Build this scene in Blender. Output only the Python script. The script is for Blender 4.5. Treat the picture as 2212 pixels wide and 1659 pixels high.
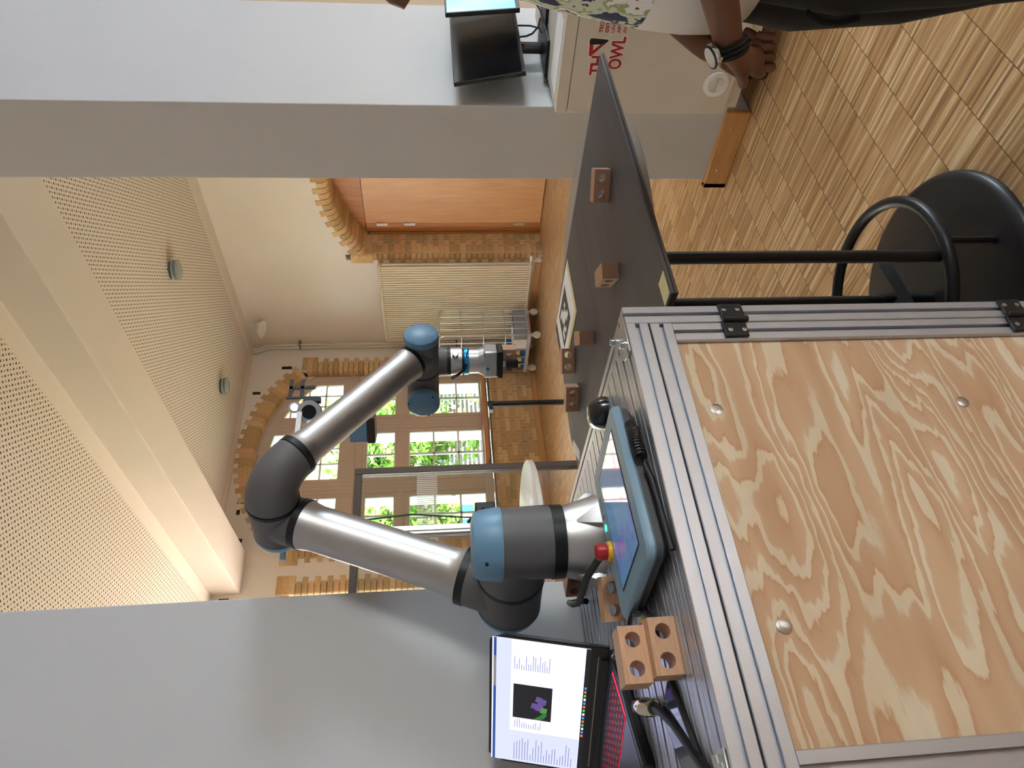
import bpy, bmesh, math, random
from mathutils import Vector as V, Matrix
random.seed(7)
sc = bpy.context.scene
for o in list(bpy.data.objects): bpy.data.objects.remove(o)
COL = sc.collection
R = math.radians
PI = math.pi

# ------------------------------------------------------------------ camera
# room axes: X to the right-hand door wall, Y to the far window wall, Z up; phone held sideways
def cam_axes(yaw, pitch, roll):
    f = V((math.sin(yaw)*math.cos(pitch), math.cos(yaw)*math.cos(pitch), -math.sin(pitch)))
    r = V((math.cos(yaw), -math.sin(yaw), 0)); d = f.cross(r)
    c, s = math.cos(roll), math.sin(roll)
    return c*r+s*d, -s*r+c*d, f
cr, cd, cf = cam_axes(R(37.12), R(5.83), R(1.5))
cam = bpy.data.cameras.new('camera'); cam.sensor_fit = 'HORIZONTAL'; cam.sensor_width = 36
cam.lens = 1553.5/2212*36; cam.clip_start = .02; cam.clip_end = 300
camo = bpy.data.objects.new('camera', cam); COL.objects.link(camo)
mw = Matrix.Identity(4)
for i in range(3):
    mw[i][0] = cd[i]; mw[i][1] = cr[i]; mw[i][2] = -cf[i]
mw.translation = (0, 0, 1.5)
camo.matrix_world = mw
sc.camera = camo

# ------------------------------------------------------------------ world, daylight, exposure
wd = bpy.data.worlds.new('sky'); sc.world = wd; wd.use_nodes = True
nt = wd.node_tree; nt.nodes.clear()
wo = nt.nodes.new('ShaderNodeOutputWorld'); bg = nt.nodes.new('ShaderNodeBackground')
sky = nt.nodes.new('ShaderNodeTexSky'); sky.sky_type = 'NISHITA'; sky.sun_disc = False
sky.sun_elevation = R(52); sky.sun_rotation = R(150); sky.air_density = 1.6; sky.dust_density = 4.0; sky.ozone_density = 1.0
mx = nt.nodes.new('ShaderNodeMix'); mx.data_type = 'RGBA'; mx.inputs[0].default_value = .55
mx.inputs[7].default_value = (2.7, 3.2, 3.8, 1)
nt.links.new(sky.outputs[0], mx.inputs[6]); nt.links.new(mx.outputs[2], bg.inputs[0])
bg.inputs[1].default_value = 2.5
nt.links.new(bg.outputs[0], wo.inputs[0])

def area_light(name, loc, rot, sx, sy, power, col):
    l = bpy.data.lights.new(name, 'AREA'); l.shape = 'RECTANGLE'; l.size = sx; l.size_y = sy
    l.energy = power; l.color = col
    o = bpy.data.objects.new(name, l); COL.objects.link(o); o.location = loc; o.rotation_euler = rot
    return o
# daylight entering through the windows of the near half of the hall (behind the photographer)
area_light('daylight_back_window', (2.6, -4.45, 2.0), (R(90), 0, R(180)), 1.2, 1.6, 125, (.58, .79, 1.0))
area_light('daylight_right_window', (7.45, -2.2, 2.0), (R(90), 0, R(90)), 1.2, 1.6, 62, (.62, .81, 1.0))
# added lamp at the second window brightens the far room (hidden by left pier)
area_light('far_window_fill', (2.03, 8.78, 2.2), (R(90), 0, 0), 2.4, 2.6, 330, (.90, .95, 1.0))
sc.view_settings.view_transform = 'Standard'
sc.view_settings.look = 'None'
sc.view_settings.exposure = 1.3
sc.view_settings.gamma = 1.0
sc.view_settings.use_curve_mapping = False
sc.cycles.use_denoising = True
sc.cycles.max_bounces = 10
sc.cycles.diffuse_bounces = 6
sc.cycles.glossy_bounces = 5
sc.cycles.transmission_bounces = 8
sc.cycles.transparent_max_bounces = 16
sc.cycles.caustics_reflective = False
sc.cycles.caustics_refractive = False
sc.cycles.sample_clamp_indirect = 6

# ------------------------------------------------------------------ helpers
def lin(c):
    o = []
    for x in c[:3]:
        x /= 255.0
        o.append(x/12.92 if x <= .04045 else ((x+.055)/1.055)**2.4)
    return (*o, 1)

MATS = {}
def mat(name, col, rough=.5, metal=0.0, var=.05, vs=8.0, bump=0.0, bs=60.0, coat=0.0, spec=.5, stretch=None, emit=None, alpha=None, trans=0.0, ior=1.45):
    if name in MATS: return MATS[name]
    m = bpy.data.materials.new(name); m.use_nodes = True
    n = m.node_tree.nodes; L = m.node_tree.links; b = n['Principled BSDF']
    c = lin(col)
    tc = n.new('ShaderNodeTexCoord'); mp = n.new('ShaderNodeMapping'); L.new(tc.outputs['Object'], mp.inputs[0])
    if stretch: mp.inputs['Scale'].default_value = stretch
    nz = n.new('ShaderNodeTexNoise'); nz.inputs['Scale'].default_value = vs; nz.inputs['Detail'].default_value = 4
    L.new(mp.outputs[0], nz.inputs['Vector'])
    rp = n.new('ShaderNodeValToRGB'); rp.color_ramp.elements[0].position = .3; rp.color_ramp.elements[1].position = .7
    rp.color_ramp.elements[0].color = (*[x*(1-var) for x in c[:3]], 1)
    rp.color_ramp.elements[1].color = (*[min(1, x*(1+var)) for x in c[:3]], 1)
    L.new(nz.outputs[0], rp.inputs[0]); L.new(rp.outputs[0], b.inputs['Base Color'])
    b.inputs['Roughness'].default_value = rough; b.inputs['Metallic'].default_value = metal
    b.inputs['Coat Weight'].default_value = coat; b.inputs['Specular IOR Level'].default_value = spec
    b.inputs['Transmission Weight'].default_value = trans; b.inputs['IOR'].default_value = ior
    if alpha is not None: b.inputs['Alpha'].default_value = alpha
    if emit: b.inputs['Emission Color'].default_value = lin(emit[0]); b.inputs['Emission Strength'].default_value = emit[1]
    if bump:
        nb = n.new('ShaderNodeTexNoise'); nb.inputs['Scale'].default_value = bs; nb.inputs['Detail'].default_value = 5
        L.new(mp.outputs[0], nb.inputs['Vector'])
        bp = n.new('ShaderNodeBump'); bp.inputs['Strength'].default_value = bump; bp.inputs['Distance'].default_value = .002
        L.new(nb.outputs[0], bp.inputs['Height']); L.new(bp.outputs[0], b.inputs['Normal'])
    MATS[name] = m
    return m

def nodes_of(name):
    m = bpy.data.materials.new(name); m.use_nodes = True
    n = m.node_tree.nodes; L = m.node_tree.links
    MATS[name] = m
    return m, n, L, n['Principled BSDF']
def mth(n, L, op, a, b=None, c=None):
    x = n.new('ShaderNodeMath'); x.operation = op
    for i, q in enumerate((a, b, c)):
        if q is None: continue
        if isinstance(q, (int, float)): x.inputs[i].default_value = q
        else: L.new(q, x.inputs[i])
    return x.outputs[0]
def ramp(n, L, fac, stops, interp='LINEAR'):
    r = n.new('ShaderNodeValToRGB'); r.color_ramp.interpolation = interp
    e = r.color_ramp.elements
    while len(e) < len(stops): e.new(.5)
    for i, (p, c) in enumerate(stops): e[i].position = p; e[i].color = lin(c)
    L.new(fac, r.inputs[0]); return r.outputs[0]

def frame(ax):
    z = V(ax).normalized(); t = V((0, 0, 1)) if abs(z.z) < .9 else V((1, 0, 0))
    x = t.cross(z).normalized(); y = z.cross(x); return x, y, z

class MB:
    """collects shapes; build() links them as one mesh object"""
    def __init__(s): s.v = []; s.f = []; s.mi = []; s.T = None
    def add(s, vs, fs, mi=0):
        k = len(s.v)
        s.v += [tuple(s.T @ V(p)) if s.T else tuple(p) for p in vs]
        s.f += [[k+i for i in f] for f in fs]; s.mi += [mi]*len(fs)
        return s
    def box(s, x0, x1, y0, y1, z0, z1, mi=0):
        return s.add([(x0,y0,z0),(x1,y0,z0),(x1,y1,z0),(x0,y1,z0),(x0,y0,z1),(x1,y0,z1),(x1,y1,z1),(x0,y1,z1)],
                     [[3,2,1,0],[4,5,6,7],[0,1,5,4],[1,2,6,5],[2,3,7,6],[3,0,4,7]], mi)
    def prism(s, loop, ext, mi=0, cap=True):
        n = len(loop); ext = V(ext); vs = [V(p) for p in loop]+[V(p)+ext for p in loop]
        fs = [[i, (i+1) % n, n+(i+1) % n, n+i] for i in range(n)]
        if cap: fs += [list(range(n))[::-1], list(range(n, 2*n))]
        return s.add(vs, fs, mi)
    def lathe(s, o, ax, prof, n=32, mi=0, close=True):
        o = V(o); x, y, z = frame(ax); vs = []; fs = []
        for r, h in prof:
            for k in range(n):
                a = 2*PI*k/n; vs.append(o+z*h+x*(r*math.cos(a))+y*(r*math.sin(a)))
        for j in range(len(prof)-1):
            for k in range(n):
                k2 = (k+1) % n; fs.append([j*n+k, j*n+k2, (j+1)*n+k2, (j+1)*n+k])
        if close:
            fs.append(list(range(n))[::-1]); q = (len(prof)-1)*n; fs.append([q+k for k in range(n)])
        return s.add(vs, fs, mi)
    def cyl(s, a, b, r, n=20, mi=0, r2=None):
        a = V(a); b = V(b); L = (b-a).length
        return s.lathe(a, b-a, [(r, 0), (r if r2 is None else r2, L)], n, mi)
    def tube(s, pts, r, n=10, mi=0, closed=False):
        pts = [V(p) for p in pts]; m = len(pts); vs = []; fs = []; rr = r if isinstance(r, (list, tuple)) else [r]*m
        up = None
        for i, p in enumerate(pts):
            if closed: t = pts[(i+1) % m]-pts[i-1]
            else: t = pts[min(i+1, m-1)]-pts[max(i-1, 0)]
            t.normalize()
            if up is None: x, y, _ = frame(t)
            else:
                x = (up-t*up.dot(t)).normalized(); y = t.cross(x)
            up = x
            for k in range(n):
                a = 2*PI*k/n; vs.append(p+x*(rr[i]*math.cos(a))+y*(rr[i]*math.sin(a)))
        for i in range(m if closed else m-1):
            for k in range(n):
                k2 = (k+1) % n; j = (i+1) % m; fs.append([i*n+k, i*n+k2, j*n+k2, j*n+k])
        if not closed: fs += [list(range(n))[::-1], [(m-1)*n+k for k in range(n)]]
        return s.add(vs, fs, mi)
    def sphere(s, c, r, n=16, m=10, mi=0, sq=(1, 1, 1)):
        vs = []; fs = []; c = V(c)
        for j in range(m+1):
            t = PI*j/m
            for k in range(n):
                a = 2*PI*k/n; vs.append(c+V((r*sq[0]*math.sin(t)*math.cos(a), r*sq[1]*math.sin(t)*math.sin(a), r*sq[2]*math.cos(t))))
        for j in range(m):
            for k in range(n):
                k2 = (k+1) % n; fs.append([j*n+k, (j+1)*n+k, (j+1)*n+k2, j*n+k2])
        return s.add(vs, fs, mi)
    def mesh(s, name, mats=None, ang=38):
        me = bpy.data.meshes.new(name); me.from_pydata(s.v, [], s.f); me.validate(clean_customdata=False)
        if not isinstance(mats, (list, tuple)): mats = [mats]
        for m in mats:
            if m: me.materials.append(m)
        if len(mats) > 1 and len(me.polygons) == len(s.mi): me.polygons.foreach_set('material_index', s.mi)
        bm = bmesh.new(); bm.from_mesh(me); bmesh.ops.recalc_face_normals(bm, faces=bm.faces[:]); bm.to_mesh(me); bm.free()
        me.polygons.foreach_set('use_smooth', [True]*len(me.polygons)); me.set_sharp_from_angle(angle=R(ang)); me.update()
        return me
    def build(s, name, mats, parent=None, ang=38, bevel=0, seg=2):
        return link(name, s.mesh(name, mats, ang), parent, bevel, seg)
def link(name, me, parent=None, bevel=0, seg=2):
    o = bpy.data.objects.new(name, me); COL.objects.link(o)
    if parent: o.parent = parent
    if bevel:
        b = o.modifiers.new('bevel', 'BEVEL'); b.width = bevel; b.segments = seg; b.limit_method = 'ANGLE'; b.angle_limit = R(35)
        b.harden_normals = False
    return o
def thing(name, label, cat, loc=(0, 0, 0), rz=0, group=None):
    o = bpy.data.objects.new(name, None); COL.objects.link(o); o.empty_display_size = .05
    o.location = loc; o.rotation_euler = (0, 0, rz)
    return tag(o, label, cat, group)
def tag(o, label=None, cat=None, group=None, kind=None):
    if label: o['label'] = label
    if cat: o['category'] = cat
    if group: o['group'] = group
    if kind: o['kind'] = kind
    return o
def struct(o): o['kind'] = 'structure'; return o
def copy_tree(o, parent=None):
    c = o.copy(); COL.objects.link(c); c.parent = parent
    for ch in list(o.children): copy_tree(ch, c)
    return c
def text_mesh(txt, size, mat_, thick=.0004, sx=1.0, offset=0.0):
    cu = bpy.data.curves.new('lettering', 'FONT'); cu.body = txt; cu.size = size; cu.extrude = thick; cu.offset = offset
    cu.resolution_u = 3
    ob = bpy.data.objects.new('lettering', cu); COL.objects.link(ob)
    dg = bpy.context.evaluated_depsgraph_get(); me = bpy.data.meshes.new_from_object(ob.evaluated_get(dg))
    bpy.data.objects.remove(ob); bpy.data.curves.remove(cu)
    for v in me.vertices: v.co.x *= sx
    me.materials.clear(); me.materials.append(mat_)
    return me
def place_text(name, txt, size, m, parent, org, ex, ey, thick=.0004, sx=1.0, offset=0.0):
    """lettering lying in the plane (ex, ey) at org, in the parent's own coordinates"""
    me = text_mesh(txt, size, m, thick, sx, offset); ex = V(ex).normalized(); ey = V(ey).normalized(); ez = ex.cross(ey)
    T = Matrix(((ex.x, ey.x, ez.x, org[0]), (ex.y, ey.y, ez.y, org[1]), (ex.z, ey.z, ez.z, org[2]), (0, 0, 0, 1)))
    me.transform(T); return link(name, me, parent)
def arc(c, r, a0, a1, n, u=(1, 0, 0), w=(0, 1, 0)):
    c = V(c); u = V(u); w = V(w)
    return [c+u*(r*math.cos(a0+(a1-a0)*i/n))+w*(r*math.sin(a0+(a1-a0)*i/n)) for i in range(n+1)]
# ------------------------------------------------------------------ room materials
def plaster(name, col, rough=.9):
    return mat(name, col, rough, var=.02, vs=1.5, bump=.25, bs=140, spec=.3)
M_WALL = plaster('wall_plaster', (226, 218, 206))
M_PIER = plaster('pier_plaster', (196, 197, 200))
M_NEAR = plaster('near_wall_plaster', (206, 210, 216))
M_BEAM = plaster('beam_plaster', (214, 206, 196))
M_FRAME = mat('window_paint', (203, 184, 166), .55, var=.02)
M_BRICK = []
for i, c in enumerate(((204, 168, 120), (212, 180, 132), (190, 156, 110), (210, 170, 128), (184, 156, 110))):
    M_BRICK.append(mat('brick_%d' % i, c, .85, var=.12, vs=22, bump=.35, bs=90, spec=.25))
M_MORTAR = mat('mortar', (206, 178, 140), .95, var=.05)
M_OAK = mat('skirting_oak', (196, 146, 92), .5, var=.12, vs=5, stretch=(1, 1, 8))

def floor_mat():
    m, n, L, b = nodes_of('lamella_parquet')
    g = n.new('ShaderNodeNewGeometry'); sp = n.new('ShaderNodeSeparateXYZ'); L.new(g.outputs['Position'], sp.inputs[0])
    row = mth(n, L, 'FLOOR', mth(n, L, 'DIVIDE', mth(n, L, 'ADD', sp.outputs[1], 15.068), .158))
    rr = n.new('ShaderNodeTexWhiteNoise'); rr.noise_dimensions = '1D'; L.new(row, rr.inputs['W'])
    xs = mth(n, L, 'ADD', mth(n, L, 'DIVIDE', sp.outputs[0], .0098), mth(n, L, 'MULTIPLY', rr.outputs[0], 37.0))
    lam = mth(n, L, 'FLOOR', xs)
    cv = n.new('ShaderNodeCombineXYZ'); L.new(lam, cv.inputs[0]); L.new(row, cv.inputs[1])
    wn = n.new('ShaderNodeTexWhiteNoise'); wn.noise_dimensions = '2D'; L.new(cv.outputs[0], wn.inputs['Vector'])
    col = ramp(n, L, wn.outputs[0], [(0, (150, 112, 72)), (.12, (178, 138, 92)), (.45, (196, 156, 108)), (.75, (206, 168, 120)), (.9, (226, 196, 150)), (1, (234, 208, 166))])
    nz = n.new('ShaderNodeTexNoise'); nz.inputs['Scale'].default_value = 1.0
    mp = n.new('ShaderNodeMapping'); mp.inputs['Scale'].default_value = (130, 7, 1); L.new(g.outputs['Position'], mp.inputs[0]); L.new(mp.outputs[0], nz.inputs['Vector'])
    nz.inputs['Detail'].default_value = 3
    gr = ramp(n, L, nz.outputs[0], [(.3, (206, 200, 194)), (.7, (255, 255, 255))])
    mm = n.new('ShaderNodeMix'); mm.data_type = 'RGBA'; mm.blend_type = 'MULTIPLY'; mm.inputs[0].default_value = 1
    L.new(col, mm.inputs[6]); L.new(gr, mm.inputs[7])
    # thin glue lines between the lamellae
    fx = mth(n, L, 'FRACT', xs); ed = mth(n, L, 'LESS_THAN', fx, .05)
    m2 = n.new('ShaderNodeMix'); m2.data_type = 'RGBA'; L.new(mth(n, L, 'MULTIPLY', ed, .35), m2.inputs[0]); L.new(mm.outputs[2], m2.inputs[6]); m2.inputs[7].default_value = lin((110, 76, 44))
    fy = mth(n, L, 'FRACT', mth(n, L, 'DIVIDE', mth(n, L, 'ADD', sp.outputs[1], 15.068), .158))
    e2 = mth(n, L, 'LESS_THAN', fy, .012)
    m3 = n.new('ShaderNodeMix'); m3.data_type = 'RGBA'; L.new(mth(n, L, 'MULTIPLY', e2, .6), m3.inputs[0]); L.new(m2.outputs[2], m3.inputs[6]); m3.inputs[7].default_value = lin((96, 66, 38))
    L.new(m3.outputs[2], b.inputs['Base Color'])
    b.inputs['Roughness'].default_value = .38; b.inputs['Specular IOR Level'].default_value = .45
    return m
M_FLOOR = floor_mat()

def ceil_mat():
    m, n, L, b = nodes_of('perforated_ceiling')
    g = n.new('ShaderNodeNewGeometry'); sp = n.new('ShaderNodeSeparateXYZ'); L.new(g.outputs['Position'], sp.inputs[0])
    X, Y = sp.outputs[0], sp.outputs[1]
    def dots(ox, oy, p, r):
        fx = mth(n, L, 'SUBTRACT', mth(n, L, 'FRACT', mth(n, L, 'DIVIDE', mth(n, L, 'ADD', X, 20*p+ox), p)), .5)
        fy = mth(n, L, 'SUBTRACT', mth(n, L, 'FRACT', mth(n, L, 'DIVIDE', mth(n, L, 'ADD', Y, 200*p+oy), p)), .5)
        d = mth(n, L, 'SQRT', mth(n, L, 'ADD', mth(n, L, 'MULTIPLY', fx, fx), mth(n, L, 'MULTIPLY', fy, fy)))
        return mth(n, L, 'LESS_THAN', d, r/p)
    h = mth(n, L, 'MAXIMUM', dots(0, 0, .049, .0095), dots(.0245, .0245, .049, .0062))
    # perforated fields leave plain margins along beam and walls
    def rng(a, lo, hi): return mth(n, L, 'MULTIPLY', mth(n, L, 'GREATER_THAN', a, lo), mth(n, L, 'LESS_THAN', a, hi))
    f = mth(n, L, 'MAXIMUM', mth(n, L, 'MULTIPLY', rng(X, -2.8, 3.35), rng(Y, -4.2, 8.62)), mth(n, L, 'MULTIPLY', rng(X, 4.25, 7.2), rng(Y, -4.2, 8.62)))
    mask = mth(n, L, 'MULTIPLY', h, f)
    m1 = n.new('ShaderNodeMix'); m1.data_type = 'RGBA'; L.new(mask, m1.inputs[0]); m1.inputs[6].default_value = lin((222, 213, 202)); m1.inputs[7].default_value = lin((92, 76, 62))
    L.new(m1.outputs[2], b.inputs['Base Color']); b.inputs['Roughness'].default_value = .9
    bp = n.new('ShaderNodeBump'); bp.invert = True; bp.inputs['Distance'].default_value = .004; bp.inputs['Strength'].default_value = .5
    L.new(mask, bp.inputs['Height']); L.new(bp.outputs[0], b.inputs['Normal'])
    return m
M_CEIL = ceil_mat()

XW, YW, ZC = 7.5, 8.8, 4.338      # door wall, window wall, ceiling
XL, YB = -3.0, -4.5

# ------------------------------------------------------------------ floor
fl = struct(MB().box(XL-.3, XW+1.2, YB-.3, YW+.4, -.3, -.006).build('floor', M_FLOOR))
# parquet panels (each one row of lamellae wide) where they can be told apart
pm = {}
def panel_mesh(Lx):
    k = round(Lx, 3)
    if k not in pm: pm[k] = MB().box(0, Lx-.0008, .0006, .1572, -.006, 0).mesh('parquet_panel', M_FLOOR)
    return pm[k]
cnt = 0; rows0, rows1 = int((-.37+15.068)/.158), int((2.95+15.068)/.158)
PX0, PX1 = .9, 4.5
for r in range(rows0, rows1):
    y = r*.158-15.068; x = PX0; odd = r % 2; lens = [.24]+[.48]*7+[.0] if odd else [.48]*7+[.24]
    for l in lens:
        if l <= 0: continue
        o = link('parquet_panel', panel_mesh(l), fl); o.location = (x, y, 0); x += l; cnt += 1
ya, yb = rows0*.158-15.068, rows1*.158-15.068
tag(MB().box(XL-.2, PX0, YB-.2, YW+.3, -.006, 0).box(PX0, XW+1.1, YB-.2, ya, -.006, 0).box(PX0, XW+1.1, yb, YW+.3, -.006, 0).box(4.5, XW+1.1, ya, yb, -.006, 0)
    .build('parquet_field', M_FLOOR, fl), kind='stuff')

# ------------------------------------------------------------------ ceiling and beams
ce = struct(MB().box(XL-.3, XW+.3, YB-.3, YW+.3, ZC, ZC+.25).build('ceiling', M_CEIL))
struct(MB().box(3.53, 4.065, YB, YW, 3.992, ZC).build('trim_1', M_BEAM, bevel=.006))
struct(MB().box(-1.6, -1.07, YB, YW, 3.992, ZC).build('trim_2', M_BEAM, bevel=.006))

# ------------------------------------------------------------------ piers of the arcade
struct(MB().box(2.985, 3.93, 1.84, 2.24, 0, ZC).build('wall_pier_right', M_PIER, bevel=.004))
struct(MB().box(-.6, .695, 1.76, 2.2, 0, ZC).build('wall_pier_left', M_PIER, bevel=.004))
bb = MB().box(2.955, 2.985, 1.84, 2.27, 0, .118).box(2.955, 3.93, 2.24, 2.27, 0, .118)
struct(bb.build('baseboard_pier', M_OAK, bevel=.004))
sb = MB()
for yy in (1.93, 2.16): sb.lathe((2.955, yy, .07), (-1, 0, 0), [(.006, 0), (.004, .002)], 10)
sb.build('screw', mat('screw_steel', (190, 186, 180), .35, .9), bpy.data.objects['baseboard_pier'])

# near part of the hall: closed walls with real windows behind the photographer
def wall_with_hole(name, axis, c0, c1, a0, a1, h0, h1, z0, z1, m):
    b = MB()
    def bx(p, q, u, w):
        if q > p and w > u:
            if axis == 'y': b.box(p, q, c0, c1, u, w)
            else: b.box(c0, c1, p, q, u, w)
    bx(a0, h0, 0, ZC); bx(h1, a1, 0, ZC); bx(h0, h1, 0, z0); bx(h0, h1, z1, ZC)
    return struct(b.build(name, m))
wall_with_hole('wall_back', 'y', YB-.3, YB, XL-.3, XW+.3, 1.97, 3.23, 1.17, 2.83, M_NEAR)
struct(MB().box(XL-.3, XL, YB, 2.0, 0, ZC).build('wall_left_near', M_NEAR))
struct(MB().box(XL-.3, XL, 2.0, YW, 0, ZC).build('wall_left_far', M_WALL))
for k, (nm, bxs) in enumerate((('window_3', [(1.97, 3.23, YB-.12, YB-.06, 1.17, 1.23), (1.97, 3.23, YB-.12, YB-.06, 2.77, 2.83), (1.97, 2.03, YB-.12, YB-.06, 1.23, 2.77), (3.17, 3.23, YB-.12, YB-.06, 1.23, 2.77)]),)):
    w = MB()
    for q in bxs: w.box(*q)
    struct(w.build(nm, M_FRAME))

# ------------------------------------------------------------------ far wall with the arched windows
RA, ZA = 1.81, 2.29                                   # arch radius and centre height
WINC = (5.57, 2.03)                                   # window centres
HW = 1.43
def zarch(dx, r=RA): return ZA+math.sqrt(max(0, r*r-dx*dx))
wb = MB()
edges = [XL, WINC[1]-HW, WINC[1]+HW, WINC[0]-HW, WINC[0]+HW, XW+.3]
BE = .165
for a, b_ in ((XL, WINC[1]-HW), (WINC[1]+HW+BE, WINC[0]-HW-BE), (WINC[0]+HW+BE, XW+.3)): wb.box(a, b_, YW, YW+.36, 0, ZC)
for a, b_ in ((WINC[1]+HW, WINC[1]+HW+BE), (WINC[0]-HW-BE, WINC[0]-HW), (WINC[0]+HW, WINC[0]+HW+BE)):
    wb.box(a, b_, YW+.13, YW+.36, 0, ZC); wb.box(a, b_, YW, YW+.13, 0, .8); wb.box(a, b_, YW, YW+.13, 3.50, ZC)
for c in WINC:
    wb.box(c-HW, c+HW, YW+.012, YW+.36, 0, .74)
    n = 28
    for i in range(n):
        x0 = c-HW+2*HW*i/n; x1 = c-HW+2*HW*(i+1)/n
        z0, z1 = zarch(x0-c), zarch(x1-c)
        q0, q1 = (zarch(x0-c, RA+BE), zarch(x1-c, RA+BE)) if c == WINC[0] else (z0, z1)
        wb.add([(x0, YW, q0), (x1, YW, q1), (x1, YW, ZC), (x0, YW, ZC), (x0, YW+.13, q0), (x1, YW+.13, q1)], [[0, 1, 2, 3], [0, 4, 5, 1]])
        wb.add([(x0, YW+.13, z0), (x1, YW+.13, z1), (x1, YW+.13, ZC), (x0, YW+.13, ZC), (x0, YW+.36, z0), (x1, YW+.36, z1), (x1, YW+.36, ZC), (x0, YW+.36, ZC)],
               [[0, 1, 2, 3], [7, 6, 5, 4], [0, 4, 5, 1]])
ww = struct(wb.build('wall_window', M_WALL, ang=20))
ww2 = MB().box(WINC[0]-HW, WINC[0]+HW, YW+.004, YW+.012, .08, .74).build('mortar_bed', M_MORTAR, ww)

# bricks around the window: rounded inner corner, alternately long and short
def jamb_profile(long_, sgn, dep=.15, rr=.045):
    # in XY, x measured from the opening edge into the wall, y into the reveal
    p = [(0, dep), (0, rr)]+[(rr-rr*math.cos(a), rr-rr*math.sin(a)) for a in (PI/8, PI/4, 3*PI/8)]+[(rr, 0), (long_, 0), (long_, dep)]
    return [(sgn*x, y, 0) for x, y in p]
def brick_set(sgn, dep=.15):
    out = {}
    for nm, l in (('l', .245), ('s', .185)):
        out[nm] = [MB().prism(jamb_profile(l, sgn, dep), (0, 0, .069)).mesh('brick', m_) for m_ in M_BRICK]
    return out
JB = {1: brick_set(1), -1: brick_set(-1)}
def put(me, parent, loc, rot=None, name='brick'):
    o = link(name, me, parent); o.location = loc
    if rot is not None: o.rotation_euler = rot
    return o
rb = random.Random(3)
def window_bricks(c, sides, arch):
    for sgn in sides:
        z = .80; i = 0
        while z < 3.27:
            put(rb.choice(JB[sgn]['l' if i % 2 else 's']), ww, (c+sgn*HW, YW-.006, z)); z += .077; i += 1
        for j in range(3):
            put(rb.choice(SPR[sgn]), ww, (c+sgn*HW, YW-.009, z+j*.077))
    if arch:
        n = 42; a0 = math.asin(HW/RA)-.075
        for i in range(n):
            a = -a0+2*a0*(i+.5)/n
            put(rb.choice(VOU['l' if i % 2 else 's']), ww, (c+RA*math.sin(a), YW-.006, ZA+RA*math.cos(a)), (0, a, 0))
SPR = {s: [MB().prism(jamb_profile(.27, s), (0, 0, .077)).mesh('brick', m_) for m_ in M_BRICK] for s in (1, -1)}
VOU = {}
for nm, l in (('l', .25), ('s', .19)):
    # voussoir: local z radial outwards, x along the arch, y into the reveal
    h = .0365; VOU[nm] = []
    for m_ in M_BRICK:
        rr = .045; k = 1.0/RA
        pr = [(.15, 0), (rr, 0), (rr*.6, .01), (rr*.22, .028), (0, rr), (0, l), (.15, l)]
        b = MB(); lo = [(-h*(1+z*k), y, z) for y, z in pr]; hi = [(h*(1+z*k), y, z) for y, z in pr]; q = len(pr)
        b.add(lo+hi, [[i, (i+1) % q, q+(i+1) % q, q+i] for i in range(q)]+[list(range(q))[::-1], list(range(q, 2*q))])
        VOU[nm].append(b.mesh('brick', m_))
window_bricks(WINC[0], (1, -1), True)
window_bricks(WINC[1], (1,), False)
# masonry below the sill
bl = [MB().box(0, .236, 0, .02, 0, .068).mesh('brick', m_) for m_ in M_BRICK]
bs_ = [MB().box(0, .112, 0, .02, 0, .068).mesh('brick', m_) for m_ in M_BRICK]
z = .085; i = 0
while z < .70:
    x = WINC[0]-HW+(.06 if i % 2 else 0)
    while x < WINC[0]+HW-.1:
        w_ = .236 if (rb.random() < .72 and x < WINC[0]+HW-.24) else .112
        o = put(rb.choice(bl if w_ > .2 else bs_), ww, (x, YW-.006+rb.uniform(0, .003), z)); x += w_+.009
    z += .0762; i += 1
ob = struct(MB().box(4.0, XW, YW-.03, YW, 0, .082).box(XL, .6, YW-.03, YW, 0, .082).box(.6, 4.0, YW-.03, YW, 0, .082).build('baseboard_window', M_OAK, bevel=.004))
# small black ventilation slots in the plaster
vm = mat('vent_black', (16, 16, 17), .6)
for i, (x, z, a, w_, h_) in enumerate(((7.08, 3.80, 0, .05, .15), (6.61, 4.19, 0, .03, .11), (4.80, 4.152, 0, .05, .06), (4.652, 4.178, 0, .07, .045), (4.245, 4.095, 0, .05, .05), (3.455, 4.18, 0, .05, .12))):
    if i in (1, 2): w_, h_ = .045, .11
    b = MB().box(-w_/2, w_/2, -.004, 0, -h_/2, h_/2).build('vent_slot', vm, ww); b.location = (x, YW, z)

# ---- the windows themselves (timber frame, sash bars, panes)
M_GLASS = None
def glass_mat(name, tint, ro=.0, mixv=.08):
    m, n, L, b = nodes_of(name); n.remove(b)
    t = n.new('ShaderNodeBsdfTransparent'); t.inputs[0].default_value = (*tint, 1)
    g = n.new('ShaderNodeBsdfGlossy'); g.inputs['Roughness'].default_value = ro
    mx_ = n.new('ShaderNodeMixShader'); mx_.inputs[0].default_value = mixv
    fz = n.new('ShaderNodeFresnel'); fz.inputs[0].default_value = 1.45
    L.new(mth(n, L, 'MULTIPLY', fz.outputs[0], 1.0), mx_.inputs[0])
    L.new(t.outputs[0], mx_.inputs[1]); L.new(g.outputs[0], mx_.inputs[2]); L.new(mx_.outputs[0], n['Material Output'].inputs[0])
    return m
M_GLASS = glass_mat('window_glass', (.97, .985, .98))
M_WHITE = mat('sash_white', (238, 238, 236), .45, var=.02)
M_CREAM = mat('outer_reveal_render', (232, 214, 178), .85, var=.04)
YF = 8.95
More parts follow.
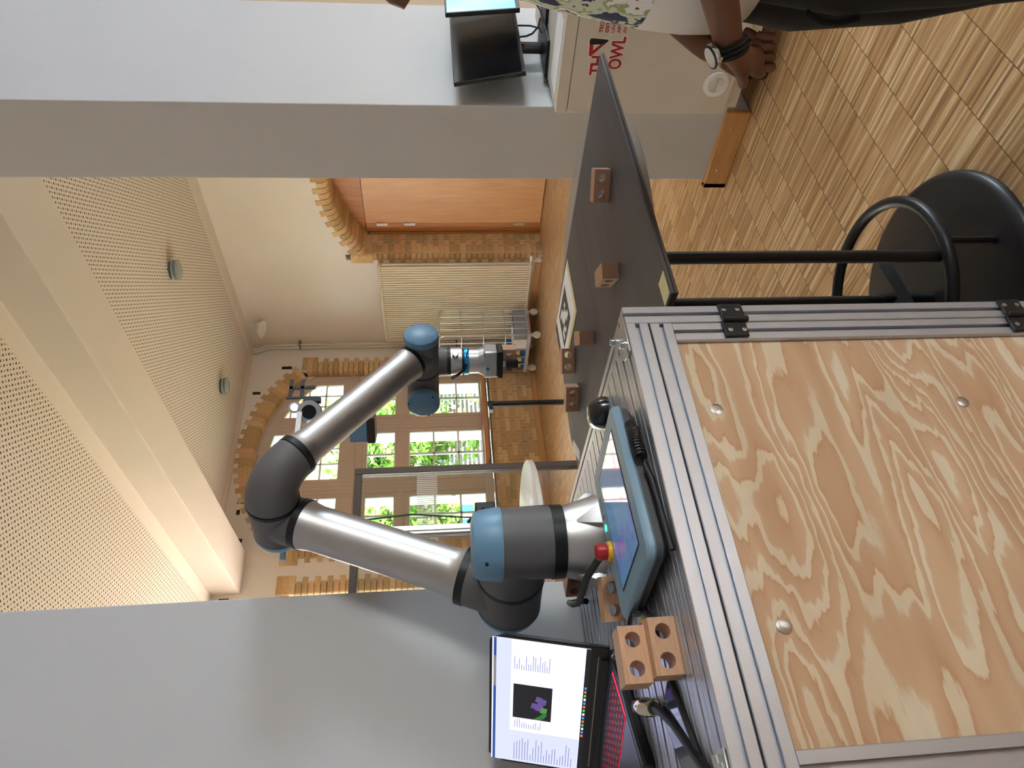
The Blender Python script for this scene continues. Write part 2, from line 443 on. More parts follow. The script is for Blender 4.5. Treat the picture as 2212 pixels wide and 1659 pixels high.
def arched_rect(b, c, x0, x1, z0, zr, d, y0, y1):
    """solid between z0 and the arch of radius zr on [x0,x1]"""
    n = max(2, int((x1-x0)/.06))
    for i in range(n):
        a = x0+(x1-x0)*i/n; e = x0+(x1-x0)*(i+1)/n
        za, ze = zarch(a-c, zr), zarch(e-c, zr)
        if isinstance(z0, (int, float)): qa = qe = z0
        else: qa, qe = z0(a), z0(e)
        if za <= qa and ze <= qe: continue
        b.add([(a, y0, qa), (e, y0, qe), (e, y0, ze), (a, y0, za), (a, y1, qa), (e, y1, qe), (e, y1, ze), (a, y1, za)],
              [[0, 1, 2, 3], [7, 6, 5, 4], [0, 4, 5, 1], [3, 2, 6, 7], [0, 3, 7, 4], [1, 5, 6, 2]])
def arch_window(name, c, panes):
    w = struct(MB().box(c-HW, c+HW, YF-.02, YF+.07, .76, .875).build(name, M_FRAME))
    b = MB(); y0, y1 = YF, YF+.06
    bays = [(c-1.27, c-.685), (c-.38, c+.38), (c+.685, c+1.27)]
    # vertical members between bays, full height to the arch
    for a, e in ((c-HW, c-1.27), (c-.685, c-.38), (c+.38, c+.685), (c+1.27, c+HW)): arched_rect(b, c, a, e, .875, RA-.005, 0, y0, y1)
    for a, e in bays:
        b.box(a, e, y0, y1, 1.95, 2.15); b.box(a, e, y0, y1, 2.56, 2.95)
        arched_rect(b, c, a, e, (lambda x: zarch(x-c, RA-.16)), RA-.005, 0, y0, y1)
    b.build('window_frame', M_FRAME, w, bevel=.004)
    # raised mouldings
    q = MB()
    for a, e in bays:
        for z0, z1 in ((.875, 2.02), (2.09, 2.62)):
            q.box(a-.065, a-.05, y0-.012, y0, z0, z1); q.box(e+.05, e+.065, y0-.012, y0, z0, z1)
            q.box(a-.065, e+.065, y0-.012, y0, z1, z1+.015)
    q.box(c-HW, c+HW, y0-.02, y0, 2.72, 2.745)
    q.build('moulding', M_FRAME, w)
    s = MB()
    for a, e in bays:
        m_ = (a+e)/2
        for z0, z1, rows in ((.875, 1.95, 3), (2.15, 2.56, 1)):
            s.box(m_-.014, m_+.014, YF+.015, YF+.05, z0, z1)
            for r in range(1, rows):
                zz = z0+(z1-z0)*r/rows; s.box(a, e, YF+.015, YF+.05, zz-.014, zz+.014)
            for xx in (a, e): s.box(xx-.012, xx+.012, YF+.012, YF+.055, z0, z1)
            for zz in (z0, z1): s.box(a, e, YF+.012, YF+.055, zz-.012, zz+.012)
        for k in (1, 2):
            xx = a+(e-a)*k/3; s.box(xx-.011, xx+.011, YF+.015, YF+.05, 2.95, zarch(xx-c, RA-.16))
        for zz in (3.2, 3.45, 3.7):
            lim = math.sqrt(max(0, (RA-.16)**2-(zz-ZA)**2)); x0, x1 = max(a, c-lim), min(e, c+lim)
            if x1 > x0: s.box(x0, x1, YF+.015, YF+.05, zz-.011, zz+.011)
    s.build('sash_bars', M_WHITE, w)
    h = MB()
    for xx in (c-.42, c-.72, c+.72):
        h.box(xx-.012, xx+.012, YF-.03, YF, 1.3, 1.36); h.cyl((xx, YF-.035, 1.34), (xx, YF-.035, 1.22), .008, 8)
    h.build('window_handle', mat('handle_cream', (230, 222, 205), .4), w)
    # panes, one object each
    for a, e in bays:
        m_ = (a+e)/2
        for z0, z1, rows in ((.875, 1.95, 3), (2.15, 2.56, 1)):
            for r in range(rows):
                for x0, x1 in ((a, m_), (m_, e)):
                    zz = (z0+(z1-z0)*r/rows, z0+(z1-z0)*(r+1)/rows)
                    MB().box(x0, x1, YF+.03, YF+.034, *zz).build('pane', M_GLASS, w)
        for k in range(3):
            x0 = a+(e-a)*k/3; x1 = a+(e-a)*(k+1)/3
            b2 = MB(); arched_rect(b2, c, x0, x1, 2.95, RA-.155, 0, YF+.03, YF+.034); b2.build('pane', M_GLASS, w)
    # outer reveals of the thick wall piers between the bays
    o = MB()
    for a, e in ((c-HW-.05, c-1.31), (c-.65, c-.42), (c+.42, c+.65), (c+1.31, c+HW+.05)): o.box(a, e, YF+.09, YF+.36, .6, zarch(max(abs(a-c), abs(e-c)) if max(abs(a-c), abs(e-c)) < HW else HW)+.02)
    o.build('outer_reveal', M_CREAM, w)
    return w
arch_window('window_1', WINC[0], True)
arch_window('window_2', WINC[1], True)
# wooden sill board and the metal rail on the masonry
struct(MB().box(5.29, WINC[0]+HW-.02, YW-.1, YF, .80, .862).add([(5.29, YW-.1, .80), (5.29, YF, .80), (5.29, YF, .862), (5.29, YW-.1, .862), (5.25, YW-.06, .82), (5.25, YF, .82), (5.25, YF, .862), (5.25, YW-.06, .862)], [[0, 1, 5, 4], [1, 2, 6, 5], [2, 3, 7, 6], [3, 0, 4, 7], [4, 5, 6, 7]])
       .build('trim_3', mat('sill_wood', (190, 138, 88), .45, var=.1, stretch=(1, 6, 6)), bevel=.006))
struct(MB().box(WINC[0]-HW, WINC[0]+HW, YW-.016, YW, .752, .766).build('trim_4', mat('rail_alu', (215, 214, 212), .3, .9)))
struct(MB().box(WINC[0]-HW, WINC[0]+HW, YW-.012, YW, .738, .752).build('trim_5', mat('rail_black', (22, 22, 24), .5)))

# ------------------------------------------------------------------ door wall with the arched niche
DY0, DY1, DC = 4.59, 6.88, 5.735
DH = (DY1-DY0)/2; DRISE = .40; DSP = 2.42               # spring height
DR = (DH*DH+DRISE*DRISE)/(2*DRISE); DZ = DSP+DRISE-DR
def zdoor(dy, r=None): r = r or DR; return DZ+math.sqrt(max(0, r*r-dy*dy))
wb = MB()
DE = .1
wb.box(XW, XW+.75, DY1+DE, YW+.36, 0, ZC); wb.box(XW, XW+.75, 3.05, DY0, 0, ZC); wb.box(XW+.1, XW+.75, DY1, DY1+DE, 0, ZC); wb.box(XW, XW+.1, DY1, DY1+DE, 2.72, ZC)
wb.box(XW+.5, XW+.8, DY0-.2, DY1+.2, 0, 3.2); wb.box(XW+.1, XW+.4, 1.85, 3.1, 0, 2.4)  # solid backing added behind both doors keeps outside light from leaking in
wb.box(XW, XW+.3, YB, -2.83, 0, ZC); wb.box(XW, XW+.3, -1.57, 1.9, 0, ZC); wb.box(XW, XW+.3, -2.83, -1.57, 0, 1.17); wb.box(XW, XW+.3, -2.83, -1.57, 2.83, ZC)
wb.box(XW, XW+.3, 1.9, 3.05, 2.3, ZC)
n = 24
for i in range(n):
    a = DY0+(DY1-DY0)*i/n; e = DY0+(DY1-DY0)*(i+1)/n; za, ze = zdoor(a-DC), zdoor(e-DC)
    qa, qe = za+.11, ze+.11
    wb.add([(XW, a, qa), (XW, e, qe), (XW, e, ZC), (XW, a, ZC), (XW+.1, a, qa), (XW+.1, e, qe)], [[0, 1, 2, 3], [0, 4, 5, 1]])
    wb.add([(XW+.1, a, za), (XW+.1, e, ze), (XW+.1, e, ZC), (XW+.1, a, ZC), (XW+.75, a, za), (XW+.75, e, ze), (XW+.75, e, ZC), (XW+.75, a, ZC)], [[0, 1, 2, 3], [7, 6, 5, 4], [0, 4, 5, 1]])
wd_ = struct(wb.build('wall_door', M_WALL, ang=20))
w5 = MB()
for q in ((XW+.06, XW+.12, -2.83, -1.57, 1.17, 1.23), (XW+.06, XW+.12, -2.83, -1.57, 2.77, 2.83), (XW+.06, XW+.12, -2.83, -2.77, 1.23, 2.77), (XW+.06, XW+.12, -1.63, -1.57, 1.23, 2.77)): w5.box(*q)
struct(w5.build('window_5', M_FRAME))
# brick lining of the niche
def djamb(l, dep, rr=.075):
    p = [(dep, 0), (rr, 0)]+[(rr-rr*math.sin(a), rr-rr*math.cos(a)) for a in (PI/8, PI/4, 3*PI/8)]+[(0, rr), (0, l), (dep, l)]
    return [(x, y, 0) for x, y in p]
dj = {}
for nm, l, dep in (('a', .165, .16), ('b', .115, .22)): dj[nm] = [MB().prism(djamb(l, dep), (0, 0, .069)).mesh('brick', m_) for m_ in M_BRICK]
db = {d: [MB().box(0, d, 0, .03, 0, .069).mesh('brick', m_) for m_ in M_BRICK] for d in (.115, .135, .175, .235)}
MB().box(XW+.01, XW+.45, DY1-.004, DY1, 0, DSP).build('mortar_bed', M_MORTAR, wd_)
z = .004; i = 0
while z < DSP-.06:
    nm = 'a' if i % 2 else 'b'; x = .16 if nm == 'a' else .22
    put(rb.choice(dj[nm]), wd_, (XW-.006, DY1-.012, z)); x += .008
    for d in ((.115, .115) if nm == 'a' else (.175,)):
        put(rb.choice(db[d]), wd_, (XW-.006+x, DY1-.012, z)); x += d+.009
    z += .0765; i += 1
sp_ = [MB().prism(djamb(.155, .42, .03), (0, 0, .1)).mesh('brick', m_) for m_ in M_BRICK]
for k in range(3): put(rb.choice(sp_), wd_, (XW-.02, DY1-.012, z+k*.1-.02), (0, 0, 0))
dv = {}
for nm, l in (('l', .20), ('s', .135)):
    dv[nm] = []
    for m_ in M_BRICK:
        rr = .07; pr = [(.42, 0), (rr, 0), (rr*.6, .014), (rr*.22, .04), (0, rr), (0, l), (.42, l)]; h = .036; k = 1/DR; q = len(pr)
        b = MB(); lo = [(x, -h*(1+zz*k), zz) for x, zz in pr]; hi = [(x, h*(1+zz*k), zz) for x, zz in pr]
        b.add(lo+hi, [[i2, (i2+1) % q, q+(i2+1) % q, q+i2] for i2 in range(q)]+[list(range(q))[::-1], list(range(q, 2*q))]); dv[nm].append(b.mesh('brick', m_))
n = 29; a0 = math.asin(DH/DR)-.02
for i in range(n):
    a = -a0+2*a0*(i+.5)/n
    put(rb.choice(dv['l' if i % 2 else 's']), wd_, (XW-.006, DC+(DR-.012)*math.sin(a), DZ+(DR-.012)*math.cos(a)), (-a, 0, 0))
# door: frame, leaf, hinges
def wood(name, c0, c1, scale, dist, stretch):
    m, n, L, b = nodes_of(name)
    tc = n.new('ShaderNodeTexCoord'); mp = n.new('ShaderNodeMapping'); mp.inputs['Scale'].default_value = stretch; L.new(tc.outputs['Object'], mp.inputs[0])
    nz = n.new('ShaderNodeTexNoise'); nz.inputs['Scale'].default_value = scale; nz.inputs['Detail'].default_value = 5; nz.inputs['Distortion'].default_value = dist; L.new(mp.outputs[0], nz.inputs['Vector'])
    L.new(ramp(n, L, nz.outputs[0], [(.3, c0), (.7, c1)]), b.inputs['Base Color'])
    b.inputs['Roughness'].default_value = .4; return m
M_DOOR = wood('door_beech', (204, 154, 104), (214, 168, 118), 3, .4, (6, 6, .8))
M_DFR = wood('door_frame_wood', (172, 114, 66), (190, 132, 80), 4, .3, (6, 6, .8))
XD = 7.9
d1 = MB()
zf = lambda dy, off: zdoor(dy)-.012-off
d1.box(XD, XD+.06, DY1-.06, DY1-.012, 0, DSP-.02); d1.box(XD, XD+.06, DY0+.012, DY0+.06, 0, DSP-.02)
n = 22
for i in range(n):
    a = DY0+.012+(DY1-DY0-.024)*i/n; e = DY0+.012+(DY1-DY0-.024)*(i+1)/n
    za, ze = zf(a-DC, 0), zf(e-DC, 0)
    d1.add([(XD, a, 2.45), (XD, e, 2.45), (XD, e, max(ze, 2.452)), (XD, a, max(za, 2.452)), (XD+.06, a, 2.45), (XD+.06, e, 2.45), (XD+.06, e, max(ze, 2.452)), (XD+.06, a, max(za, 2.452))],
           [[0, 1, 2, 3], [7, 6, 5, 4], [0, 4, 5, 1], [3, 2, 6, 7]])
dr = struct(d1.build('door_1', M_DFR))
q = MB(); q.box(XD-.015, XD, 6.765, 6.80, 0, 2.44); q.box(XD-.012, XD+.03, 6.655, 6.765, .0, 2.44)
q.build('door_frame', M_DFR, dr, bevel=.004)
MB().box(XD-.02, XD+.025, DC+.004, 6.65, .01, 2.442).build('door_leaf', M_DOOR, dr, bevel=.003)
MB().box(XD-.02, XD+.025, DY0+.1, DC-.004, .01, 2.442).build('door_leaf', M_DOOR, dr, bevel=.003)
mh = mat('hinge_nickel', (196, 190, 182), .3, .9)
for hz in (2.22, 1.84, .318):
    hb = MB().box(XD-.034, XD-.02, 6.645, 6.69, hz-.075, hz+.075); hb.cyl((XD-.035, 6.667, hz-.075), (XD-.035, 6.667, hz+.075), .012, 12); hb.build('hinge', mh, dr)
struct(MB().box(XW-.022, XW, 7.06, YW, 0, .085).box(XW-.022, XW, 3.05, DY0-.16, 0, .085).build('baseboard_door', M_OAK, bevel=.004))
# plain doorway further along, beside the right pier
d2 = MB().box(XW-.03, XW+.1, 1.9, 1.98, 0, 2.3).box(XW-.03, XW+.1, 2.97, 3.05, 0, 2.3).box(XW-.03, XW+.1, 1.9, 3.05, 2.22, 2.3)
dr2 = struct(d2.build('door_2', M_DFR, bevel=.004)); MB().box(XW+.02, XW+.07, 1.98, 2.97, .01, 2.22).build('door_leaf', M_DOOR, dr2)
# ------------------------------------------------------------------ far-room furniture
M_RAD = mat('radiator_enamel', (236, 226, 204), .35, var=.02)
M_STEEL = mat('chrome', (210, 212, 214), .18, 1.0)
M_WPIPE = mat('painted_pipe', (222, 214, 202), .45, var=.02)
# column radiator
rad = thing('column_radiator', 'tall cream column radiator on the wall beside the arched door', 'radiator', (7.36, 6.95, 0))
sec = MB()
for x in (-.032, .032): sec.cyl((x, 0, .17), (x, 0, 2.27), .0125, 10)
for z in (.172, 2.268): sec.sphere((0, 0, z), 1, 12, 8, sq=(.056, .0215, .03))
sm = sec.mesh('radiator_section', M_RAD)
for i in range(35):
    o = link('radiator_section', sm, rad); o.location = (0, .02+i*.0445, 0)
q = MB().cyl((0, -.06, .175), (0, 0, .175), .011, 10); q.lathe((0, -.07, .175), (0, -1, 0), [(.02, 0), (.024, .02), (.022, .06), (.014, .068)], 14)
q.build('valve', mat('valve_white', (232, 232, 230), .35), rad)
MB().tube([(0, -.06, .165), (0, -.06, .12), (.02, -.09, .07), (.06, -.1, .02), (.06, -.1, 0)], .009, 8).build('supply_pipe', M_WPIPE, rad)
for y in (.3, 1.3): MB().box(.03, .14, y-.02, y+.02, 1.9, 1.94).build('bracket', M_WPIPE, rad)
# heating riser in the corner
rp_ = thing('heating_riser', 'pair of white heating pipes rising in the room corner', 'pipe', (7.42, 8.66, 0))
for k, (dx, dy) in enumerate(((0, 0), (0, .07))):
    MB().tube([(dx, dy, 0), (dx, dy, 4.05), (dx, dy+.0, 4.1), (dx-.04, dy, 4.2), (dx-.08, dy, 4.26), (dx-.08, dy, 4.338)], .014, 10).build('pipe', M_WPIPE, rp_)
for zz in (1.2, 3.62): MB().box(-.02, .08, -.02, .09, zz-.012, zz+.012).build('pipe_clip', mat('clip_grey', (120, 112, 104), .5), rp_)
# wall lamp near the ceiling
wl = thing('wall_lamp', 'round white wall lamp below the ceiling near the corner', 'lamp', (7.5, 8.2, 4.1))
MB().lathe((0, 0, .05), (-1, 0, 0), [(.06, 0), (.06, .02), (.03, .03)], 24).build('wall_plate', M_WPIPE, wl)
MB().tube([(-.02, 0, .05), (-.09, 0, .05), (-.12, 0, .02)], .02, 12).build('arm', M_WPIPE, wl)
MB().lathe((-.13, 0, .04), (-.3, 0, -1), [(.03, 0), (.1, .03), (.13, .07), (.125, .075)], 28).build('lamp_shade', mat('lamp_white', (240, 238, 232), .4), wl)
# glass ceiling lights
M_LG = mat('lamp_glass', (196, 206, 200), .15, var=.05, trans=.45, ior=1.3)
for i, (x, y, lb) in enumerate(((5.93, 5.64, 'glass disc ceiling light above the door side, nearer one'), (5.95, 7.74, 'glass disc ceiling light closer to the window arch'))):
    t = thing('ceiling_light', lb, 'lamp', (x, y, ZC), group='glass ceiling lights')
    MB().lathe((0, 0, 0), (0, 0, -1), [(.1, 0), (.105, .012), (.09, .02)], 30).build('mount', M_STEEL, t)
    MB().lathe((0, 0, -.02), (0, 0, -1), [(.09, 0), (.105, .01), (.105, .03), (.06, .05), (.03, .055)], 30).build('glass_body', M_LG, t)
    MB().lathe((0, 0, -.075), (0, 0, -1), [(.115, 0), (.118, .006), (.1, .014), (.0, .016)], 30).build('glass_disc', M_LG, t)

# ---- wire trolley with boxes
M_WIRE = mat('zinc_wire', (214, 216, 218), .32, .85, var=.04)
M_CART = mat('cart_plastic', (176, 178, 184), .55, var=.04)
cart = thing('roll_trolley', 'grey roll trolley with open wire sides in front of the radiator', 'trolley', (6.76, 7.77, 0))
CX, CY = .53, .88
b = MB().box(0, CX, 0, CY, .15, .2); b.build('base_tray', M_CART, cart, bevel=.008)
def wire_side(nm, p0, p1, z1, nv, nh, parent):
    p0 = V(p0); p1 = V(p1); u = p1-p0; w = MB(); L_ = u.length; e = u.normalized(); r_ = .008
    up = [p0+V((0, 0, .2)), p0+V((0, 0, z1-.06))]+[p0+e*.06*(1-math.cos(a))+V((0, 0, z1-.06+.06*math.sin(a))) for a in (.4, .8, 1.2, PI/2)]
    dn = [p1-e*.06*(1-math.cos(a))+V((0, 0, z1-.06+.06*math.sin(a))) for a in (PI/2, 1.2, .8, .4)]+[p1+V((0, 0, z1-.06)), p1+V((0, 0, .2))]
    w.tube(up+dn, r_, 8)
    w.build(nm, M_WIRE, parent)
    for k in range(1, nv):
        MB().cyl(p0+u*k/nv+V((0, 0, .2)), p0+u*k/nv+V((0, 0, z1)), .0045, 6).build('wire', M_WIRE, parent)
    for k in range(1, nh):
        zz = .2+(z1-.2)*k/nh; MB().cyl(p0+V((0, 0, zz)), p1+V((0, 0, zz)), .0045, 6).build('wire', M_WIRE, parent)
wire_side('rack_frame', (.02, .02, 0), (CX-.02, .02, 0), 1.47, 4, 4, cart)
wire_side('rack_frame', (.02, .02, 0), (.02, CY-.02, 0), 1.47, 5, 4, cart)
wire_side('rack_frame', (.02, CY-.02, 0), (CX-.02, CY-.02, 0), 1.47, 4, 4, cart)
for x, y, nm in ((.04, .05, 0), (CX-.04, .05, 1), (.04, CY-.06, 2), (CX-.04, CY-.06, 3)):
    MB().prism([(x-.03, y-.02, .15), (x+.02, y-.02, .15), (x+.03, y+.03, .06), (x+.01, y+.03, .05)], (0, .02, 0)).build('caster_fork', M_RAD, cart)
    MB().lathe((x+.02, y+.005, .06), (0, 1, 0), [(.03, -.002), (.056, 0), (.06, .006), (.06, .024), (.056, .03), (.03, .032)], 24).build('caster_wheel', mat('wheel_white', (226, 220, 212), .5), cart)
M_RED = mat('print_red', (176, 40, 52), .6)
place_text('lettering', 'SB-Zentralmarkt', .05, M_RED, cart, (.06, -.002, .16), (1, 0, 0), (0, 0, 1))
MB().lathe((.03, -.0015, .175), (0, -1, 0), [(.012, 0), (.011, .001)], 12).build('print_dot', M_RED, cart)
# contents of the trolley
M_GBOX = mat('crate_grey', (150, 151, 156), .6, var=.03)
g = thing('storage_crate', 'flat grey plastic crate standing upright in the roll trolley', 'crate', (6.78, 7.80, .2))
MB().box(.01, .48, .0, .07, .0, .19).build('crate_body', M_GBOX, g, bevel=.006)
k = MB(); k.box(.0, .49, -.008, .078, .17, .19)
for i in range(5): k.box(.05+i*.09, .058+i*.09, -.006, 0, .0, .17)
k.build('crate_rim', M_GBOX, g, bevel=.003)
M_BLUE = mat('carton_blue', (34, 92, 148), .5, var=.25, vs=18)
M_PAPER = mat('paper_white', (236, 238, 242), .7, var=.03)
for i, (x, y, dx, dy, h, lb, m_) in enumerate(((6.80, 8.15, .2, .14, .27, 'tall blue printed carton in the middle of the roll trolley', M_BLUE),
                                       (6.80, 8.32, .22, .12, .16, 'low blue carton in the roll trolley, second from the window', M_BLUE),
                                       (6.80, 8.46, .22, .12, .18, 'blue carton in the roll trolley next to the window wall', M_BLUE),
                                       (6.79, 7.92, .3, .2, .20, 'white paper wrapped pack behind the grey crate in the trolley', M_PAPER))):
    t = thing('carton', lb, 'carton', (x, y, .2))
    MB().box(0, dx, 0, dy, 0, h).build('carton_body', m_, t, bevel=.003)
    MB().box(-.001, dx+.001, dy*.42, dy*.58, h-.04, h+.001).build('tape', mat('carton_tape', (206, 190, 150), .4), t)
    if i < 3: MB().box(-.0012, 0, .02, dy-.02, h*.3, h*.7).build('print_patch', mat('carton_label', (226, 190, 80), .5, var=.4, vs=60), t)

# ---- white round standing table further back
M_BLK = mat('black_powder_coat', (24, 24, 26), .38, var=.05)
M_WT = mat('white_laminate', (236, 236, 238), .3, var=.01)
t = thing('standing_table', 'white round standing table behind the robot bench', 'table', (1.51, 3.42, 0))
MB().lathe((0, 0, 1.032), (0, 0, 1), [(.462, 0), (.47, .004), (.47, .024), (.464, .028)], 64).build('tabletop', M_WT, t)
MB().cyl((0, 0, .02), (0, 0, 1.032), .035, 20).build('column', M_BLK, t)
MB().lathe((0, 0, 0), (0, 0, 1), [(.26, 0), (.26, .008), (.06, .02)], 40).build('foot_plate', M_BLK, t)

# ---- glass partition with dark frame
M_PF = mat('partition_frame', (78, 66, 60), .45, .3, var=.05)
YP = 5.0
t = thing('glass_partition', 'free-standing glass partition with dark brown metal frame and striped band', 'partition', (2.0, YP, 0))
x0, x1 = -1.35, .97
MB().box(x1-.055, x1, -.03, .03, 0, 2.17).build('frame_post', M_PF, t, bevel=.004)
MB().box(x0, x0+.055, -.03, .03, 0, 2.17).build('frame_post', M_PF, t, bevel=.004)
MB().box(x0+.055, x1-.055, -.03, .03, 2.115, 2.17).build('frame_rail', M_PF, t, bevel=.004)
MB().box(x0+.055, x1-.055, -.03, .03, .04, .095).build('frame_rail', M_PF, t, bevel=.004)
MB().box(x0+.055, x1-.055, -.004, .004, .095, 2.115).build('glass_pane', glass_mat('partition_glass', (.9, .925, .905)), t)
w = MB(); x = x0+.07
while x < x1-.075: w.box(x, x+.007, -.0055, -.0045, 1.53, 1.69); x += .0165
w.build('safety_stripes', mat('frosted_white', (236, 240, 238), .7), t)
for x in (x0+.03, x1-.03): MB().box(x-.03, x+.03, -.22, .22, 0, .02).build('foot', M_PF, t)

# ---- slim black barrier post
t = thing('barrier_post', 'slim black barrier post standing on the floor before the window masonry', 'post', (4.36, 6.1, 0))
MB().cyl((0, 0, .02), (0, 0, .98), .03, 16).build('post', M_BLK, t)
MB().lathe((0, 0, 0), (0, 0, 1), [(.17, 0), (.17, .012), (.05, .03)], 32).build('base', M_BLK, t)
MB().lathe((0, 0, .94), (0, 0, 1), [(.034, 0), (.034, .05), (.03, .06)], 20).box(-.09, -.02, -.03, .03, .945, .985).build('belt_head', M_BLK, t)
# flat papers on the window sill
t = MB().prism([(5.95, YW-.02, .8625), (6.35, YW-.05, .8625), (6.37, YW+.05, .8625), (5.97, YW+.08, .8625)], (0, 0, .004)).build('leaflet', mat('leaflet_pink', (214, 96, 128), .6, var=.15, vs=20))
tag(t, 'pink leaflet lying on the wooden window sill', 'leaflet')

# ------------------------------------------------------------------ outside
M_LAWN = mat('lawn', (120, 150, 66), .95, var=.3, vs=6)
tag(MB().box(-20, 40, 9.3, 60, -.7, -.6).build('lawn', M_LAWN), 'green lawn and path outside the arched window', 'lawn', kind='stuff')
def brickwall_mat():
    m, n, L, b = nodes_of('outside_brick')
    tc = n.new('ShaderNodeTexCoord'); mp = n.new('ShaderNodeMapping'); mp.inputs['Rotation'].default_value = (R(90), 0, 0); L.new(tc.outputs['Object'], mp.inputs[0])
    bt = n.new('ShaderNodeTexBrick'); bt.inputs['Scale'].default_value = 3.2; L.new(mp.outputs[0], bt.inputs['Vector'])
    bt.inputs['Color1'].default_value = lin((168, 96, 84)); bt.inputs['Color2'].default_value = lin((190, 118, 102)); bt.inputs['Mortar'].default_value = lin((206, 186, 176))
    bt.inputs['Mortar Size'].default_value = .02
    L.new(bt.outputs[0], b.inputs['Base Color']); b.inputs['Roughness'].default_value = .9; return m
M_OB = brickwall_mat()
hs = thing('brick_building', 'red brick building across the garden seen through the window', 'building', (16, 24, -.6))
MB().box(-12, 14, 0, 6, 0, 7.5).build('wall', M_OB, hs)
for x in range(-10, 13, 4):
    for zz in (1.0, 4.4):
        f = MB().box(x-.8, x+.8, -.06, .02, zz, zz+2.0).build('window', M_WHITE, hs)
        for k in range(2): MB().box(x-.72+k*.76, x-.04+k*.76, -.08, -.05, zz+.1, zz+1.9).build('pane', mat('dark_pane', (58, 66, 76), .1), f)
MB().prism([(-12.4, -.5, 7.5), (-12.4, 6.5, 7.5), (-12.4, 3, 10.5)], (26.8, 0, 0)).build('roof', mat('roof_tile', (140, 74, 58), .85, var=.2, vs=4), hs)
M_LEAF = [mat('leaf_%d' % i, c, .6, var=.3, vs=3) for i, c in enumerate(((108, 148, 56), (134, 170, 74), (86, 128, 58)))]
M_BARK = mat('bark', (110, 92, 74), .9, var=.2, bump=.5)
def tree(label, loc, h, rx, rz, nl, seed, mi):
    rg = random.Random(seed); t = thing('garden_tree', label, 'tree', loc, group='trees in the garden')
    b = MB(); b.tube([(0, 0, 0), (.05, 0, h*.3), (-.05, .05, h*.6), (0, 0, h*.8)], [.14, .11, .08, .04], 8)
    for k in range(6):
        a = rg.uniform(0, 6.28); b.tube([(0, 0, h*.35+k*h*.07), (math.cos(a)*rx*.6, math.sin(a)*rx*.6, h*.5+k*h*.08)], [.05, .02], 6)
    b.build('trunk', M_BARK, t)
    vs = []; fs = []
    for i in range(nl):
        while True:
            p = V((rg.uniform(-1, 1), rg.uniform(-1, 1), rg.uniform(-1, 1)))
            if p.length < 1 and p.length > .35 or rg.random() < .02: break
        cl = .75+.25*math.sin(p.x*7+seed)*math.sin(p.z*6); p = V((p.x*rx*cl, p.y*rx*cl, h*.62+p.z*rz*cl))
        s = rg.uniform(.07, .15); u = V((rg.gauss(0, 1), rg.gauss(0, 1), rg.gauss(0, 1))).normalized(); w_ = u.orthogonal().normalized()
        k = len(vs); vs += [p-u*s, p+w_*s*.45, p+u*s, p-w_*s*.45]; fs.append([k, k+1, k+2, k+3])
    b = MB(); b.add(vs, fs); b.build('crown', M_LEAF[mi], t)
tree('loose light green tree left outside the window', (6.4, 13.5, -.6), 4.6, 1.5, 2.0, 5200, 1, 1)
tree('leafy green tree in the middle outside the window', (8.6, 13.2, -.6), 5.2, 1.6, 2.3, 5600, 2, 0)
tree('dark leafed tree on the right outside the window', (11.4, 14.2, -.6), 5.6, 1.8, 2.4, 5200, 3, 2)
tree('pale green tree behind the partition pane', (4.2, 14.8, -.6), 4.8, 1.6, 2.0, 4600, 4, 1)
tree('distant green tree far left outside', (1.5, 16, -.6), 5.2, 1.8, 2.3, 4200, 5, 0)
def hedge(label, loc, L_, seed, mi):
    rg = random.Random(seed); vs = []; fs = []
    for i in range(4200):
        p = V((rg.uniform(0, L_), rg.gauss(0, .3), rg.uniform(0, 1.45)+.12*math.sin(i))); s = rg.uniform(.05, .1)
        u = V((rg.gauss(0, 1), rg.gauss(0, 1), rg.gauss(0, 1))).normalized(); w_ = u.orthogonal().normalized(); k = len(vs)
        vs += [p-u*s, p+w_*s*.5, p+u*s, p-w_*s*.5]; fs.append([k, k+1, k+2, k+3])
    b = MB(); b.add(vs, fs); o = b.build('hedge', M_LEAF[mi]); o.location = loc; return tag(o, label, 'hedge')
hedge('low clipped hedge outside below the left window bay', (2.5, 12.6, -.6), 4.2, 11, 2)
hedge('ivy green hedge outside below the right window bay', (9.2, 12.4, -.6), 4.0, 12, 0)
t = thing('striped_barrier', 'blue and white striped barrier board outside the window', 'barrier', (5.9, 12.2, -.6))
MB().box(-.02, .92, -.02, .02, 1.5, 1.75).build('board', M_WHITE, t)
for k in range(3): MB().box(.05+k*.3, .2+k*.3, -.024, -.02, 1.5, 1.75).build('stripe', mat('stripe_blue', (40, 140, 226), .5), t)
for x in (0, .9): MB().cyl((x, 0, 0), (x, 0, 1.8), .025, 8).build('leg', M_WHITE, t)
t = thing('picket_fence', 'dark slatted garden fence outside behind the shrubs', 'fence', (8.6, 15.4, -.6))
for k in range(16): MB().box(0, 3.2, -.02, .02, .35+k*.11, .42+k*.11).build('slat', mat('fence_dark', (70, 66, 70), .7), t)
for x in (.05, 1.6, 3.15): MB().box(x-.05, x+.05, .02, .1, 0, 2.2).build('post', mat('fence_dark', (70, 66, 70), .7), t)
